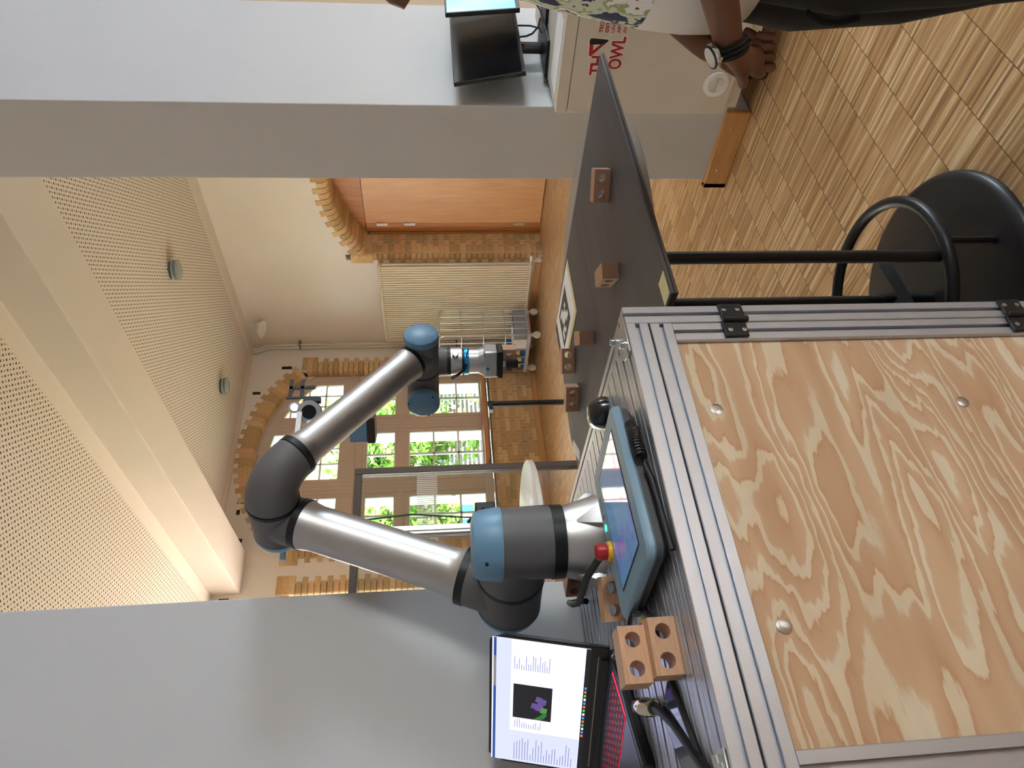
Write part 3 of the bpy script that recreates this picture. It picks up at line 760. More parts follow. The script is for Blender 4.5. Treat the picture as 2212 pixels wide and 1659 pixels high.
# ------------------------------------------------------------------ robot bench of slotted aluminium profile
M_ALU = mat('anodised_aluminium', (196, 200, 210), .36, .82, var=.02, vs=30)
M_ZINC = mat('zinc_plate', (196, 200, 196), .3, .95, var=.1, vs=30)
M_BLKP = mat('black_plastic', (20, 21, 24), .45, var=.05)
M_SCREW = mat('screw_head', (200, 204, 206), .2, 1.0)
def slot_section():
    s = 20.0; side = [(-18.6, -s), (-4.1, -s), (-4.1, -15.6), (-8, -15.6), (-4.5, -10.8), (4.5, -10.8), (8, -15.6), (4.1, -15.6), (4.1, -s), (18.6, -s)]
    out = []
    for k in range(4):
        c, q = math.cos(k*PI/2), math.sin(k*PI/2)
        out += [((x*c-y*q)/1000, (x*q+y*c)/1000) for x, y in side]
    return out
SEC = slot_section()
def profile(name, a, axis, L, parent, m=None):
    """40 x 40 slotted profile whose centre line starts at a and runs L along axis"""
    mp = {'x': lambda u, w: (0, u, w), 'y': lambda u, w: (u, 0, w), 'z': lambda u, w: (u, w, 0)}[axis]
    ex = {'x': (L, 0, 0), 'y': (0, L, 0), 'z': (0, 0, L)}[axis]
    o = MB().prism([V(mp(u, w))+V(a) for u, w in SEC], ex).build(name, m or M_ALU, parent, ang=30)
    return o
ZT = 1.17
BX, BY = .467, 1.325
bench = thing('robot_bench', 'aluminium profile robot bench with plywood door and slotted top', 'workbench', (BX, BY, 0))
def P(x, y, z): return (x-BX, y-BY, z)
BL, BR, BF, BK = -.733, .867, .925, 1.725
def prof(nm, x, y, z, ax, L, par=bench): return profile(nm, P(x, y, z), ax, L, par)
for x, y in ((BR-.02, BF+.02), (BR-.02, BK-.02), (BL+.02, BF+.02), (BL+.02, BK-.02), (.08, BF+.02)): prof('post', x, y, .06 if x != .08 else .14, 'z', ZT-.06 if x != .08 else .99)
prof('front_rail', BL+.04, BF+.02, ZT-.02, 'x', BR-BL-.08)
prof('back_rail', BL+.04, BK-.02, ZT-.02, 'x', BR-BL-.08)
prof('side_rail', BR-.02, BF+.04, ZT-.02, 'y', .72)
prof('side_rail', BL+.02, BF+.04, ZT-.02, 'y', .72)
for z in (.12,):
    prof('bottom_rail', BL+.04, BF+.02, z, 'x', BR-BL-.08); prof('bottom_rail', BL+.04, BK-.02, z, 'x', BR-BL-.08)
    prof('bottom_rail', BR-.02, BF+.04, z, 'y', .72); prof('bottom_rail', BL+.02, BF+.04, z, 'y', .72)
top_me = None
for k in range(18):
    if top_me is None:
        o = prof('table_profile', BL+.04, BF+.06+k*.04, ZT-.02, 'x', BR-BL-.08); top_me = o.data
    else:
        o = link('table_profile', top_me, bench); o.location = (0, k*.04, 0)
for x, y in ((BL+.04, BF+.04), (BR-.04, BF+.04), (BL+.04, BK-.04), (BR-.04, BK-.04)):
    MB().lathe(P(x, y, 0), (0, 0, 1), [(.035, 0), (.035, .012), (.012, .02), (.012, .06)], 20).build('levelling_foot', M_BLKP, bench)
# cabinet door of profile and plywood
def ply_mat():
    m, n, L, b = nodes_of('pine_plywood')
    tc = n.new('ShaderNodeTexCoord'); mp = n.new('ShaderNodeMapping'); mp.inputs['Scale'].default_value = (1.2, 1, 6.4); mp.inputs['Rotation'].default_value = (0, R(9), 0)
    L.new(tc.outputs['Object'], mp.inputs[0])
    w1 = n.new('ShaderNodeTexNoise'); w1.inputs['Scale'].default_value = 9; w1.inputs['Detail'].default_value = 2; L.new(mp.outputs[0], w1.inputs['Vector'])
    vm_ = n.new('ShaderNodeVectorMath'); vm_.operation = 'MULTIPLY_ADD'; L.new(w1.outputs['Color'], vm_.inputs[0]); vm_.inputs[1].default_value = (.10, .0, .16); L.new(mp.outputs[0], vm_.inputs[2])
    n1 = n.new('ShaderNodeTexNoise'); n1.inputs['Scale'].default_value = 1.55; n1.inputs['Detail'].default_value = 1.2; n1.inputs['Roughness'].default_value = .4; L.new(vm_.outputs[0], n1.inputs['Vector'])
    ph = mth(n, L, 'FRACT', mth(n, L, 'MULTIPLY', n1.outputs[0], 15.0))
    nf = n.new('ShaderNodeTexNoise'); nf.inputs['Scale'].default_value = 60; nf.inputs['Detail'].default_value = 3; L.new(mp.outputs[0], nf.inputs['Vector'])
    ph2 = mth(n, L, 'ADD', ph, mth(n, L, 'MULTIPLY', mth(n, L, 'SUBTRACT', nf.outputs[0], .5), .14))
    c = ramp(n, L, ph2, [(0, (200, 168, 136)), (.42, (197, 162, 130)), (.56, (190, 152, 118)), (.62, (216, 198, 170)), (.86, (216, 202, 178)), (.96, (200, 170, 138))])
    n2 = n.new('ShaderNodeTexNoise'); n2.inputs['Scale'].default_value = 2.2; L.new(mp.outputs[0], n2.inputs['Vector'])
    t2 = ramp(n, L, n2.outputs[0], [(.3, (236, 228, 222)), (.7, (255, 255, 255))])
    mm = n.new('ShaderNodeMix'); mm.data_type = 'RGBA'; mm.blend_type = 'MULTIPLY'; mm.inputs[0].default_value = 1; L.new(c, mm.inputs[6]); L.new(t2, mm.inputs[7])
    L.new(mm.outputs[2], b.inputs['Base Color']); b.inputs['Roughness'].default_value = .55; b.inputs['Specular IOR Level'].default_value = .35
    return m
M_PLY = ply_mat()
DZ0 = .142
door = MB().box(*[q for q in (P(.139, 0, 0)[0], P(.7855, 0, 0)[0], P(0, BF+.008, 0)[1], P(0, BF+.023, 0)[1], DZ0+.04, 1.0855)]).build('cabinet_door', M_PLY, bench)
profile('door_rail', P(.1005, BF+.02, 1.107), 'x', .725, door); profile('door_rail', P(.1005, BF+.02, DZ0+.02), 'x', .725, door)
profile('door_stile', P(.8055, BF+.02, DZ0+.04), 'z', 1.087-DZ0-.04, door); profile('door_stile', P(.1205, BF+.02, DZ0+.04), 'z', 1.087-DZ0-.04, door)
for x in (.289, .643):
    for z in (1.05, .62, .25):
        b = MB().lathe(P(x, BF+.008, z), (0, -1, 0), [(.0105, 0), (.0105, .0012), (.006, .0022)], 20); b.lathe(P(x, BF+.0057, z), (0, -1, 0), [(.003, 0), (.003, .0006)], 6); b.build('door_screw', M_SCREW, door)
def hinge(z):
    h = MB()
    for (x0, x1, s) in ((.829, .866, 1), (.789, .825, -1)):
        h.prism([V(P(x, BF-.0055, z+dz)) for x, dz in ((x0, -.022 - .002*s), (x1, -.022-.002*s), (x1, .022-.002*s), (x0, .022-.002*s))], (0, .005, 0))
    h.cyl(P(.827, BF-.007, z-.026), P(.827, BF-.007, z+.02), .0062, 14)
    o = h.build('hinge', M_BLKP, bench, bevel=.002)
    for x in (.851, .803):
        for dz in (-.013, .012): MB().lathe(P(x, BF-.0055, z+dz), (0, -1, 0), [(.0048, 0), (.0045, .0014), (.0022, .0016)], 14).build('hinge_screw', M_SCREW, o)
hinge(.975); hinge(.43)
# fixed plywood panels left of the door, back and floor of the cabinet
MB().box(P(BL+.04, 0, 0)[0], P(.06, 0, 0)[0], P(0, BF+.012, 0)[1], P(0, BF+.027, 0)[1], .142, 1.128).build('side_panel', M_PLY, bench)
MB().box(P(BL+.04, 0, 0)[0], P(BR-.04, 0, 0)[0], P(0, BK-.03, 0)[1], P(0, BK-.015, 0)[1], .142, 1.128).build('back_panel', M_PLY, bench)
MB().box(P(BL+.04, 0, 0)[0], P(BR-.04, 0, 0)[0], P(0, BF+.045, 0)[1], P(0, BK-.045, 0)[1], .142, .155).build('cabinet_floor', M_PLY, bench)
# zinc corner plate bolted on top
pl = MB().prism([V(P(x, y, ZT+.0005)) for x, y in ((.858, .931), (.833, 1.028), (.776, .967), (.768, .945), (.768, .929), (.838, .9255))], (0, 0, .003)).build('corner_plate', M_ZINC, bench, bevel=.0008)
for x, y in ((.848, 1.0), (.80, .951)):
    b = MB().lathe(P(x, y, ZT+.003), (0, 0, 1), [(.0085, 0), (.0085, .0015), (.0065, .0018), (.0065, .0075), (.0055, .0085)], 18); b.build('bolt', M_SCREW, pl)
for x, y in ((.847, .953), (.811, .987), (.775, .937)): MB().prism([V(P(x+dx, y+dy, ZT+.0034)) for dx, dy in ((-.006, -.002), (.006, -.002), (.006, .002), (-.006, .002))], (0, 0, .0003)).build('slot_hole', M_BLKP, pl)
c2 = MB().prism([V(P(x, y, ZT+.0005)) for x, y in ((.06, .93), (.15, .93), (.15, .955), (.11, .965), (.06, .965))], (0, 0, .003)).build('corner_plate', M_ZINC, bench, bevel=.0008)
c3 = MB(); c3.tube([P(.11, .946, ZT+.006), P(.145, .946, ZT+.008)], .006, 12); c3.tube([P(.09, .935, ZT+.006), P(.135, .935, ZT+.007)], .004, 10); c3.build('latch_pin', M_SCREW, c2)

# ------------------------------------------------------------------ six-axis robot arm
M_RG = mat('robot_grey_plastic', (98, 96, 98), .5, var=.02, bump=.12, bs=400)
M_RB = mat('robot_blue_cap', (104, 146, 178), .38, var=.02, bump=.08, bs=300)
M_RK = mat('robot_black_ring', (18, 18, 20), .45)
def brushed(name, col, rough):
    m, n, L, b = nodes_of(name)
    tc = n.new('ShaderNodeTexCoord'); mp = n.new('ShaderNodeMapping'); mp.inputs['Scale'].default_value = (40, 40, 40); L.new(tc.outputs['Object'], mp.inputs[0])
    nz = n.new('ShaderNodeTexNoise'); nz.inputs['Scale'].default_value = 6; nz.inputs['Detail'].default_value = 6; L.new(mp.outputs[0], nz.inputs['Vector'])
    b.inputs['Base Color'].default_value = lin(col); b.inputs['Metallic'].default_value = 1
    L.new(mth(n, L, 'MULTIPLY_ADD', nz.outputs[0], .1, rough-.05), b.inputs['Roughness']); return m
M_RA = brushed('robot_brushed_aluminium', (190, 188, 188), .42)
S0 = V((.644, 1.41, ZT)); zz = V((0, 0, 1)); hh = R(-10.2); q2 = R(23.2); q3 = R(129.0)
oo = V((math.sin(hh), math.cos(hh), 0)); ee = V((math.cos(hh), -math.sin(hh), 0))
d1_ = zz*math.cos(q2)+ee*math.sin(q2); d2_ = zz*math.cos(q3)+ee*math.sin(q3)
rob = thing('industrial_robot', 'grey and silver six-axis robot arm with blue joint caps on the bench', 'robot arm', S0)
J = zz*.181                              # shoulder centre, everything relative to the base
A_ = J+oo*.176; A2, A3 = .598, .566; E0 = A_+d1_*A2; E1 = E0-oo*.137; W_ = E1+d2_*A3; W1 = W_+oo*.135; W2 = W1+ee*.12
def L_(name, o, ax, prof_, m, par=rob, n=40): return MB().lathe(o, ax, prof_, n).build(name, m, par)
# base casting with mounting lugs
bs0 = MB().lathe((0, 0, 0), (0, 0, 1), [(.0945, 0), (.0945, .006), (.092, .012), (.083, .045), (.0755, .072), (.0755, .078)], 48).build('base_casting', M_RA, rob)
for k in range(4):
    a = R(45+90*k)+R(-40); u = V((math.cos(a), math.sin(a), 0)); w_ = V((-u.y, u.x, 0))
    lug = MB().add([u*.078-w_*.022, u*.105-w_*.022, u*.105+w_*.022, u*.078+w_*.022, u*.078-w_*.022+zz*.016, u*.105-w_*.022+zz*.014, u*.105+w_*.022+zz*.014, u*.078+w_*.022+zz*.016, u*.076+zz*.062],
                   [[3, 2, 1, 0], [0, 1, 5, 4], [1, 2, 6, 5], [2, 3, 7, 6], [4, 5, 8], [5, 6, 8], [6, 7, 8], [3, 0, 4, 8, 7]])
    lug.build('mounting_lug', M_RA, rob, bevel=.001)
    MB().lathe(u*.094+zz*.0145, zz, [(.006, 0), (.006, .006), (.003, .006)], 12).build('mounting_bolt', M_SCREW, rob)
L_('seal_ring', (0, 0, .078), zz, [(.0775, 0), (.0775, .026)], M_RK)
sh = MB().lathe((0, 0, .104), zz, [(.0755, 0), (.0758, .06), (.0758, .105)], 48)
sh.lathe(J, oo, [(.02, 0), (.0745, .0), (.0745, .108)], 48)
sh = sh.build('shoulder_housing', M_RG, rob)
cp = L_('joint_cap', (0, 0, .208), zz, [(.0775, 0), (.078, .006), (.073, .045), (.066, .058), (.05, .0625)], M_RB)
for k in range(3):
    a = R(215+k*120); u = V((math.cos(a), math.sin(a), 0)); MB().lathe(u*.0735+zz*.243, u, [(.004, 0), (.004, .0035)], 10).build('cap_screw', M_RK, cp)
L_('seal_ring', J+oo*.108, oo, [(.0758, 0), (.0758, .01)], M_RK)
ua = MB().lathe(A_, oo, [(.074, -.058), (.074, .052)], 48)
ua.lathe(A_, d1_, [(.03, 0), (.068, .0), (.067, .095)], 48)
ua.build('upper_arm_housing', M_RG, rob)
L_('joint_cap', A_+oo*.052, oo, [(.0755, 0), (.0755, .006), (.07, .022), (.05, .03)], M_RB)
L_('seal_ring', A_+d1_*.095, d1_, [(.0685, 0), (.0685, .018)], M_RK)
L_('upper_arm_tube', A_+d1_*.113, d1_, [(.0665, 0), (.064, .004), (.0575, .016), (.0558, .03), (.0558, A2-.193-.028), (.0585, A2-.193-.012), (.0605, A2-.193)], M_RA, n=56)
L_('seal_ring', E0-d1_*.08, d1_, [(.0625, 0), (.0625, .018)], M_RK)
el = MB().lathe(E0, -d1_, [(.03, 0), (.0615, .0), (.0605, .062)], 48); el.lathe(E0, oo, [(.0625, -.058), (.0625, .048)], 48)
el.build('elbow_lower_housing', M_RG, rob)
L_('joint_cap', E0+oo*.048, oo, [(.0645, 0), (.0645, .006), (.06, .02), (.04, .028)], M_RB)
L_('seal_ring', E0-oo*.068, oo, [(.0635, 0), (.0635, .01)], M_RK)
ec = E1+oo*.069+d2_*.085
bend = [ec-d2_*(.085*math.cos(t))-oo*(.069*math.sin(t)) for t in [PI/2*i/14 for i in range(15)]]
MB().tube(bend, [.0625-.009*i/14 for i in range(15)], 48).build('elbow_upper_housing', M_RG, rob)
L_('seal_ring', E1+d2_*.085, d2_, [(.0545, 0), (.0545, .016)], M_RK)
L_('forearm_tube', E1+d2_*.101, d2_, [(.0535, 0), (.051, .005), (.0455, .02), (.0442, .035), (.0442, A3-.101-.056-.03), (.047, A3-.101-.056-.012), (.0485, A3-.101-.056)], M_RA, n=56)
L_('seal_ring', W_-d2_*.056, d2_, [(.049, 0), (.049, .012)], M_RK)
wr = MB().lathe(W_, oo, [(.047, -.052), (.047, .056)], 40); wr.lathe(W_, -d2_, [(.02, 0), (.0475, 0), (.0475, .045)], 40)
wr.build('wrist_housing', M_RG, rob)
c_ = L_('joint_cap', W_-oo*.052, -oo, [(.0485, 0), (.049, .005), (.047, .018), (.036, .024)], M_RB)
for k in range(3):
    a = R(30+120*k); fx, fy, _ = frame(-oo); u = fx*math.cos(a)+fy*math.sin(a); MB().lathe(W_-oo*.0705+u*.0405, -oo, [(.0035, 0), (.0035, .003)], 10).build('cap_screw', M_RK, c_)
L_('seal_ring', W_+oo*.056, oo, [(.0478, 0), (.0478, .006)], M_RK)
w1b = MB().lathe(W1, oo, [(.046, -.073), (.046, .03), (.03, .046)], 40); w1b.lathe(W1, ee, [(.046, -.05), (.046, .058)], 40)
w1b.build('wrist_link_housing', M_RG, rob)
c_ = L_('joint_cap', W1-ee*.05, -ee, [(.0475, 0), (.048, .005), (.046, .018), (.036, .024)], M_RB)
for k in range(3):
    a = R(80+120*k); fx, fy, _ = frame(-ee); u = fx*math.cos(a)+fy*math.sin(a); MB().lathe(W1-ee*.0685+u*.0405, -ee, [(.0035, 0), (.0035, .003)], 10).build('cap_screw', M_RK, c_)
L_('seal_ring', W1+ee*.058, ee, [(.0468, 0), (.0468, .006)], M_RK)
w2b = MB().lathe(W2, zz, [(.046, -.05), (.046, .05)], 40); w2b.lathe(W2, -ee, [(.045, .0), (.045, .06)], 40)
w2b.build('tool_wrist_housing', M_RG, rob)
L_('joint_cap', W2+zz*.05, zz, [(.0475, 0), (.048, .005), (.046, .018), (.036, .024)], M_RB)
L_('flange_housing', W2-zz*.05, -zz, [(.045, 0), (.0445, .022)], M_RG)
L_('seal_ring', W2-zz*.072, -zz, [(.0445, 0), (.0445, .011)], M_RK)
tf = L_('tool_flange', W2-zz*.083, -zz, [(.0425, 0), (.0425, .034)], M_RA)
MB().lathe(W2-zz*.097-oo*.037-ee*.02, (-oo-ee*.4), [(.009, 0), (.009, .016), (.0075, .018)], 16).build('connector_nut', M_SCREW, tf)
# black control cable strapped along the shoulder housing
cu = MB(); cu.tube([J+ee*.079-oo*.02-zz*.09, J+ee*.081-oo*.015-zz*.04, J+ee*.081-oo*.01+zz*.04, J+ee*.079-oo*.005+zz*.075, J+ee*.06+zz*.094], .004, 8)
cu.build('strapped_cable', M_BLKP, rob)
MB().box(-.012, .012, -.018, .018, -.022, .022).build('cable_clip', M_BLKP, rob, bevel=.003).location = J+ee*.091-oo*.0+zz*.055

# gripper (a tool bolted to the flange)
GB = S0+W2-zz*.117
gr = thing('gripper', 'silver electric gripper with blue ring holding a block above the board', 'gripper', GB, rz=R(-64))
M_GR = brushed('gripper_aluminium', (190, 188, 188), .36)
L_('adapter', (0, 0, 0), -zz, [(.036, 0), (.036, .006)], M_BLKP, gr)
L_('cable_collar', (0, 0, -.006), -zz, [(.041, 0), (.041, .015)], M_BLKP, gr)
L_('blue_ring', (0, 0, -.0065), -zz, [(.0418, .001), (.0418, .0135)], mat('ring_blue', (30, 150, 214), .3, .6), gr, 40)
L_('gripper_neck', (0, 0, -.021), -zz, [(.038, 0), (.038, .03)], M_GR, gr)
nk = MB(); r0 = []; r1 = []
for k in range(24):
    a = 2*PI*k/24; cx_, cy_ = math.cos(a), math.sin(a); r0.append((.038*cx_, .038*cy_, -.05))
    s_ = 1/max(abs(cx_), abs(cy_)); f_ = .6*s_+.4; r1.append((.043*cx_*min(f_, 1.25), .034*cy_*min(f_, 1.25), -.071))
nk.add(r0+r1, [[k, (k+1) % 24, 24+(k+1) % 24, 24+k] for k in range(24)]); nk.add(r1, [list(range(24))]); nk.build('gripper_shoulder', M_GR, gr)
MB().box(-.043, .043, -.034, .034, -.11, -.066).build('gripper_body', M_GR, gr, bevel=.006, seg=3)
MB().lathe((-.012, -.0342, -.078), (0, -1, 0), [(.0055, 0), (.005, .0006)], 16).build('body_badge', mat('badge_blue', (40, 96, 170), .4), gr)
MB().box(-.044, .044, -.035, .035, -.124, -.11).build('jaw_plate', M_BLKP, gr, bevel=.002)
for s in (-1, 1):
    jw = MB().box(-.01, .01, s*.022-.006, s*.022+.006, -.136, -.124).build('jaw', M_GR, gr)
    MB().box(-.013, .013, s*.0275-.006, s*.0275+.006, -.172, -.134).build('gripper_finger', M_BLKP, gr, bevel=.004)
cb = MB(); cb.tube([(-.03, -.045, .024), (-.02, -.052, .012), (-.005, -.05, -.006), (.012, -.046, -.012)], .0042, 8); cb.build('sensor_cable', M_BLKP, gr)
MB().tube([(-.038, -.04, .03), (-.03, -.045, .024), (-.026, -.048, .019)], [.0055, .006, .0045], 10).build('cable_plug', mat('plug_blue', (52, 98, 138), .5), gr)
MB().tube([(.03, -.03, -.014), (.045, -.036, -.016), (.058, -.04, -.02)], .0022, 6).build('loose_wires', mat('wire_grey', (90, 84, 82), .5), gr)
# ------------------------------------------------------------------ round bar table with footring and black work board
M_GTOP = mat('grey_laminate', (150, 146, 142), .4, var=.03)
TBX, TBY = 1.385, 1.47
bt = thing('bar_table', 'round grey bar table on a black disc base with footring', 'table', (TBX, TBY, 0))
MB().lathe((0, 0, 1.028), (0, 0, 1), [(.52, 0), (.527, .004), (.53, .012), (.53, .02), (.526, .025)], 96).build('tabletop', M_GTOP, bt)
MB().lathe((.01, -.02, 0), (0, 0, 1), [(.352, 0), (.352, .008), (.345, .018), (.325, .026), (.2, .032), (.05, .034)], 96).build('disc_base', M_BLK, bt)
MB().tube(arc((0, -.02, .18), .27, 0, 2*PI, 63)[:-1], .0165, 16, closed=True).build('footring', M_BLK, bt)
for a in (20, 140, 260):
    u = V((math.cos(R(a)), math.sin(R(a)), 0)); MB().cyl(u*.262+V((0, -.02, .03)), u*.262+V((0, -.02, .17)), .009, 12).build('ring_leg', M_BLK, bt)
for x, y, z0 in ((-.077, -.25, .185), (.0, .0, .18), (.14, .2, .185)):
    MB().cyl((x, y, z0), (x, y, 1.028), .0165, 20).build('column_tube', M_BLK, bt)
cn = MB().cyl((0, 0, .034), (0, 0, .19), .022, 20); cn.build('centre_socket', M_BLK, bt)
MB().lathe((-.04, -.03, .16), (-.7, -.7, .1), [(.014, 0), (.021, .004), (.021, .03), (.018, .034), (.016, .02)], 20).build('clamp_knob', M_BLK, bt)
MB().box(-.1, .1, -.075, -.07, .16, .2).build('cross_plate', M_BLK, bt)

M_BOARD = mat('black_board', (74, 70, 72), .55, var=.16, vs=3, stretch=(.6, 5, 1), bump=.15, bs=30)
M_BEDGE = mat('board_edge_brown', (66, 52, 46), .6)
wb_ = thing('work_board', 'large black work board with a seam lying on the round table', 'board', (.91, .935, 1.053))
MB().box(0, .857, 0, 1.06, 0, .006).build('base_board', M_BEDGE, wb_)
MB().box(.002, .857, .003, .4985, .0065, .0125).build('board_sheet', M_BOARD, wb_)
sh2 = MB().prism([(.002, .5, .0065), (.857, .5, .0065), (.857, .70, .0065), (.84, .97, .0065), (.79, .99, .0065), (.7, 1.0, .0065), (.55, 1.05, .0065), (.38, 1.068, .0065), (.26, 1.03, .0065), (.002, 1.06, .0065)], (0, 0, .006)).build('board_sheet', M_BOARD, wb_)
BZ = 1.053+.0127
M_TAPE = mat('masking_tape', (216, 210, 158), .6, var=.06, vs=40)
tp = MB().prism([(.978, .944, BZ), (.978, .981, BZ), (.918, .981, BZ), (.918, .944, BZ)], (0, 0, .0006)).build('tape_patch', M_TAPE); tag(tp, 'pale yellow tape patch on the front corner of the black board', 'tape')
# fiducial marker sheet
mk = thing('marker_sheet', 'white sheet with a square black fiducial marker taped on the board', 'marker', (1.515, 1.63, BZ))
MB().box(0, .228, 0, .30, 0, .0005).build('sheet', M_PAPER, mk)
M_MK = mat('marker_black', (60, 54, 54), .6, var=.05)
MB().box(.052, .199, .09, .245, .0006, .0010).build('marker_square', M_MK, mk)
cw = .147/8; ch = .155/8
for (i, j) in ((2, 1), (2, 2), (3, 2), (3, 3), (4, 3), (4, 4), (5, 4), (3, 4), (4, 5), (5, 5), (6, 5), (2, 5), (1, 4), (1, 6), (2, 6), (5, 2), (6, 6)):
    MB().box(.052+i*cw*.985, .052+(i+1)*cw, .09+j*ch*.985, .09+(j+1)*ch, .0011, .0014).build('white_cell', M_PAPER, mk)
for q in ((0, .02, 0, .3), (.02, .228, 0, .016)): MB().box(q[0]-.008, q[1]-.002, q[2]-.006, q[3], .0007, .0012).build('tape_strip', M_TAPE, mk)
# small white card label and tag on the far edge of the board
lc = MB().prism([(1.17, 1.90, BZ), (1.25, 1.965, BZ), (1.225, 1.99, BZ), (1.145, 1.925, BZ)], (0, 0, .001)).build('card_label', M_PAPER); tag(lc, 'small white card label on the far left edge of the black board', 'card')
lc = MB().prism([(1.09, 1.83, BZ), (1.13, 1.87, BZ), (1.122, 1.878, BZ), (1.082, 1.838, BZ)], (0, 0, .0015)).build('paper_strip', M_PAPER); tag(lc, 'narrow white paper strip beside the bench side rail', 'paper')

# ---- wooden blocks with two holes
def block_wood(name, c0, c1):
    m, n, L, b = nodes_of(name)
    tc = n.new('ShaderNodeTexCoord'); mp = n.new('ShaderNodeMapping'); mp.inputs['Scale'].default_value = (8, 60, 60); L.new(tc.outputs['Object'], mp.inputs[0])
    nz = n.new('ShaderNodeTexNoise'); nz.inputs['Scale'].default_value = 4; nz.inputs['Detail'].default_value = 4; L.new(mp.outputs[0], nz.inputs['Vector'])
    L.new(ramp(n, L, nz.outputs[0], [(.3, c0), (.7, c1)]), b.inputs['Base Color']); b.inputs['Roughness'].default_value = .55; return m
M_BW = block_wood('block_beech', (196, 150, 116), (212, 170, 136))
M_BWD = block_wood('block_beech_dark', (172, 130, 104), (190, 148, 120))  # same beech grain in a darker tone
def block_mesh(m_):
    """80 x 40 x 40 mm block, two through holes along local y"""
    LX, H_, r, n = .08, .04, .0112, 32
    b = MB(); vs = []; fs = []
    for c in (-.02, .02):
        for y in (0, .04):
            k0 = len(vs); ring = [(c+r*math.cos(2*PI*k/n), y, .02+r*math.sin(2*PI*k/n)) for k in range(n)]; out = []
            for k in range(n):
                a = 2*PI*k/n; u, w = math.cos(a), math.sin(a); s = .02/max(abs(u), abs(w)); out.append((c+u*s, y, .02+w*s))
            vs += ring+out
            for k in range(n): k2 = (k+1) % n; fs.append([k0+k, k0+k2, k0+n+k2, k0+n+k])
    for h in range(2):
        a0 = h*4*n; a1 = a0+2*n
        for k in range(n): k2 = (k+1) % n; fs.append([a0+k, a0+k2, a1+k2, a1+k])
    b.add(vs, fs)
    b.add([(-.04, 0, 0), (.04, 0, 0), (.04, .04, 0), (-.04, .04, 0), (-.04, 0, .04), (.04, 0, .04), (.04, .04, .04), (-.04, .04, .04)], [[3, 2, 1, 0], [4, 5, 6, 7], [1, 2, 6, 5], [3, 0, 4, 7]])
    me = b.mesh('wooden_block', m_, ang=40)
    bm = bmesh.new(); bm.from_mesh(me); bmesh.ops.remove_doubles(bm, verts=bm.verts[:], dist=1e-5); bmesh.ops.recalc_face_normals(bm, faces=bm.faces[:]); bm.to_mesh(me); bm.free()
    me.set_sharp_from_angle(angle=R(40))
    return me
BME, BMD = block_mesh(M_BW), block_mesh(M_BWD)
def block(label, p, rz, z, me=BME, rx=0, ry=0):
    o = link('wooden_block', me, None, bevel=0); o.location = (p[0], p[1], z); o.rotation_euler = (rx, ry, rz)
    return tag(o, label, 'block', 'two-hole wooden blocks')
# local -y is the face with the holes that looks at the camera
block('two-hole wooden block on the board, rightmost near the beige cabinet', (1.436, 1.098), R(-59), BZ+.0002, BMD)
block('wooden block seen end-on with holes to the left, in the board middle', (1.262, 1.205), R(60), BZ+.0002, BMD)
block('wooden block seen end-on beside the marker sheet', (1.331, 1.518), R(50), BZ+.0002, BMD)
block('two-hole wooden block at the far corner of the marker sheet', (1.424, 1.768), R(-41), BZ+.0002, BMD)
block('wooden block lying with holes to the right, in front of the barrier post', (1.325, 1.82), R(126), BZ+.0002, BMD)
hb_ = block('wooden block held between the gripper fingers', (0, 0), R(-64), 0, BMD); fwd = V((math.cos(R(26)), math.sin(R(26)), 0))
hb_.location = GB+V((-.02*-math.sin(R(-64)), -.02*math.cos(R(-64)), -.165))+V((math.cos(R(-64)), math.sin(R(-64)), 0))*.004
block('lower wooden block of the pair stacked beside the laptop', (.299, 1.017), R(-4), ZT+.0003)
block('upper wooden block of the pair stacked beside the laptop', (.296, 1.038), R(-3), ZT+.0406)
block('two-hole wooden block half hidden behind the teach pendant', (.463, 1.272), R(-20), ZT+.0003)
block('wooden block behind the robot base near the grey pier', (.63, 1.63), R(-72), ZT+.0003, BMD)

# ---- computer mouse
ms = thing('computer_mouse', 'glossy black computer mouse on the bench edge behind the corner plate', 'mouse', (.80, 1.165, ZT), rz=R(62))
M_MS = mat('mouse_black', (14, 14, 15), .22, coat=.4)
b = MB(); vs = []; n, m_ = 28, 9
for j in range(m_+1):
    t = j/m_*PI/2
    for k in range(n):
        a = 2*PI*k/n; ca, sa = math.cos(a), math.sin(a)
        rx = .058*(abs(ca)**.8)*(1 if ca > 0 else -1); ry = .033*(abs(sa)**.8)*(1 if sa > 0 else -1)
        s = math.cos(t)**.55; hgt = .037*(math.sin(t))*(1-.25*((rx*s-.0)/.058)-.1)
        vs.append((rx*s, ry*s*(1-.12*ca), .004+hgt))
b.add(vs, [[j*n+k, j*n+(k+1) % n, (j+1)*n+(k+1) % n, (j+1)*n+k] for j in range(m_) for k in range(n)]+[list(range(n))[::-1]])
b.build('mouse_shell', M_MS, ms, ang=60)
b = MB(); b.add([(.056*math.cos(2*PI*k/32), .034*math.sin(2*PI*k/32), .0) for k in range(32)]+[(.0585*math.cos(2*PI*k/32), .0355*math.sin(2*PI*k/32), .006) for k in range(32)], [[k, (k+1) % 32, 32+(k+1) % 32, 32+k] for k in range(32)]+[list(range(32))[::-1], list(range(32, 64))])
b.build('base_trim', mat('mouse_trim', (150, 152, 156), .3, .5), ms)
MB().box(.02, .034, -.004, .004, .026, .033).build('scroll_wheel', M_BLKP, ms, bevel=.003)
place_text('lettering', 'TECKNET', .007, mat('print_silver', (190, 192, 196), .4), ms, (-.012, .016, .0375), (0, -1, .0), (1, 0, -.12), thick=.0003)

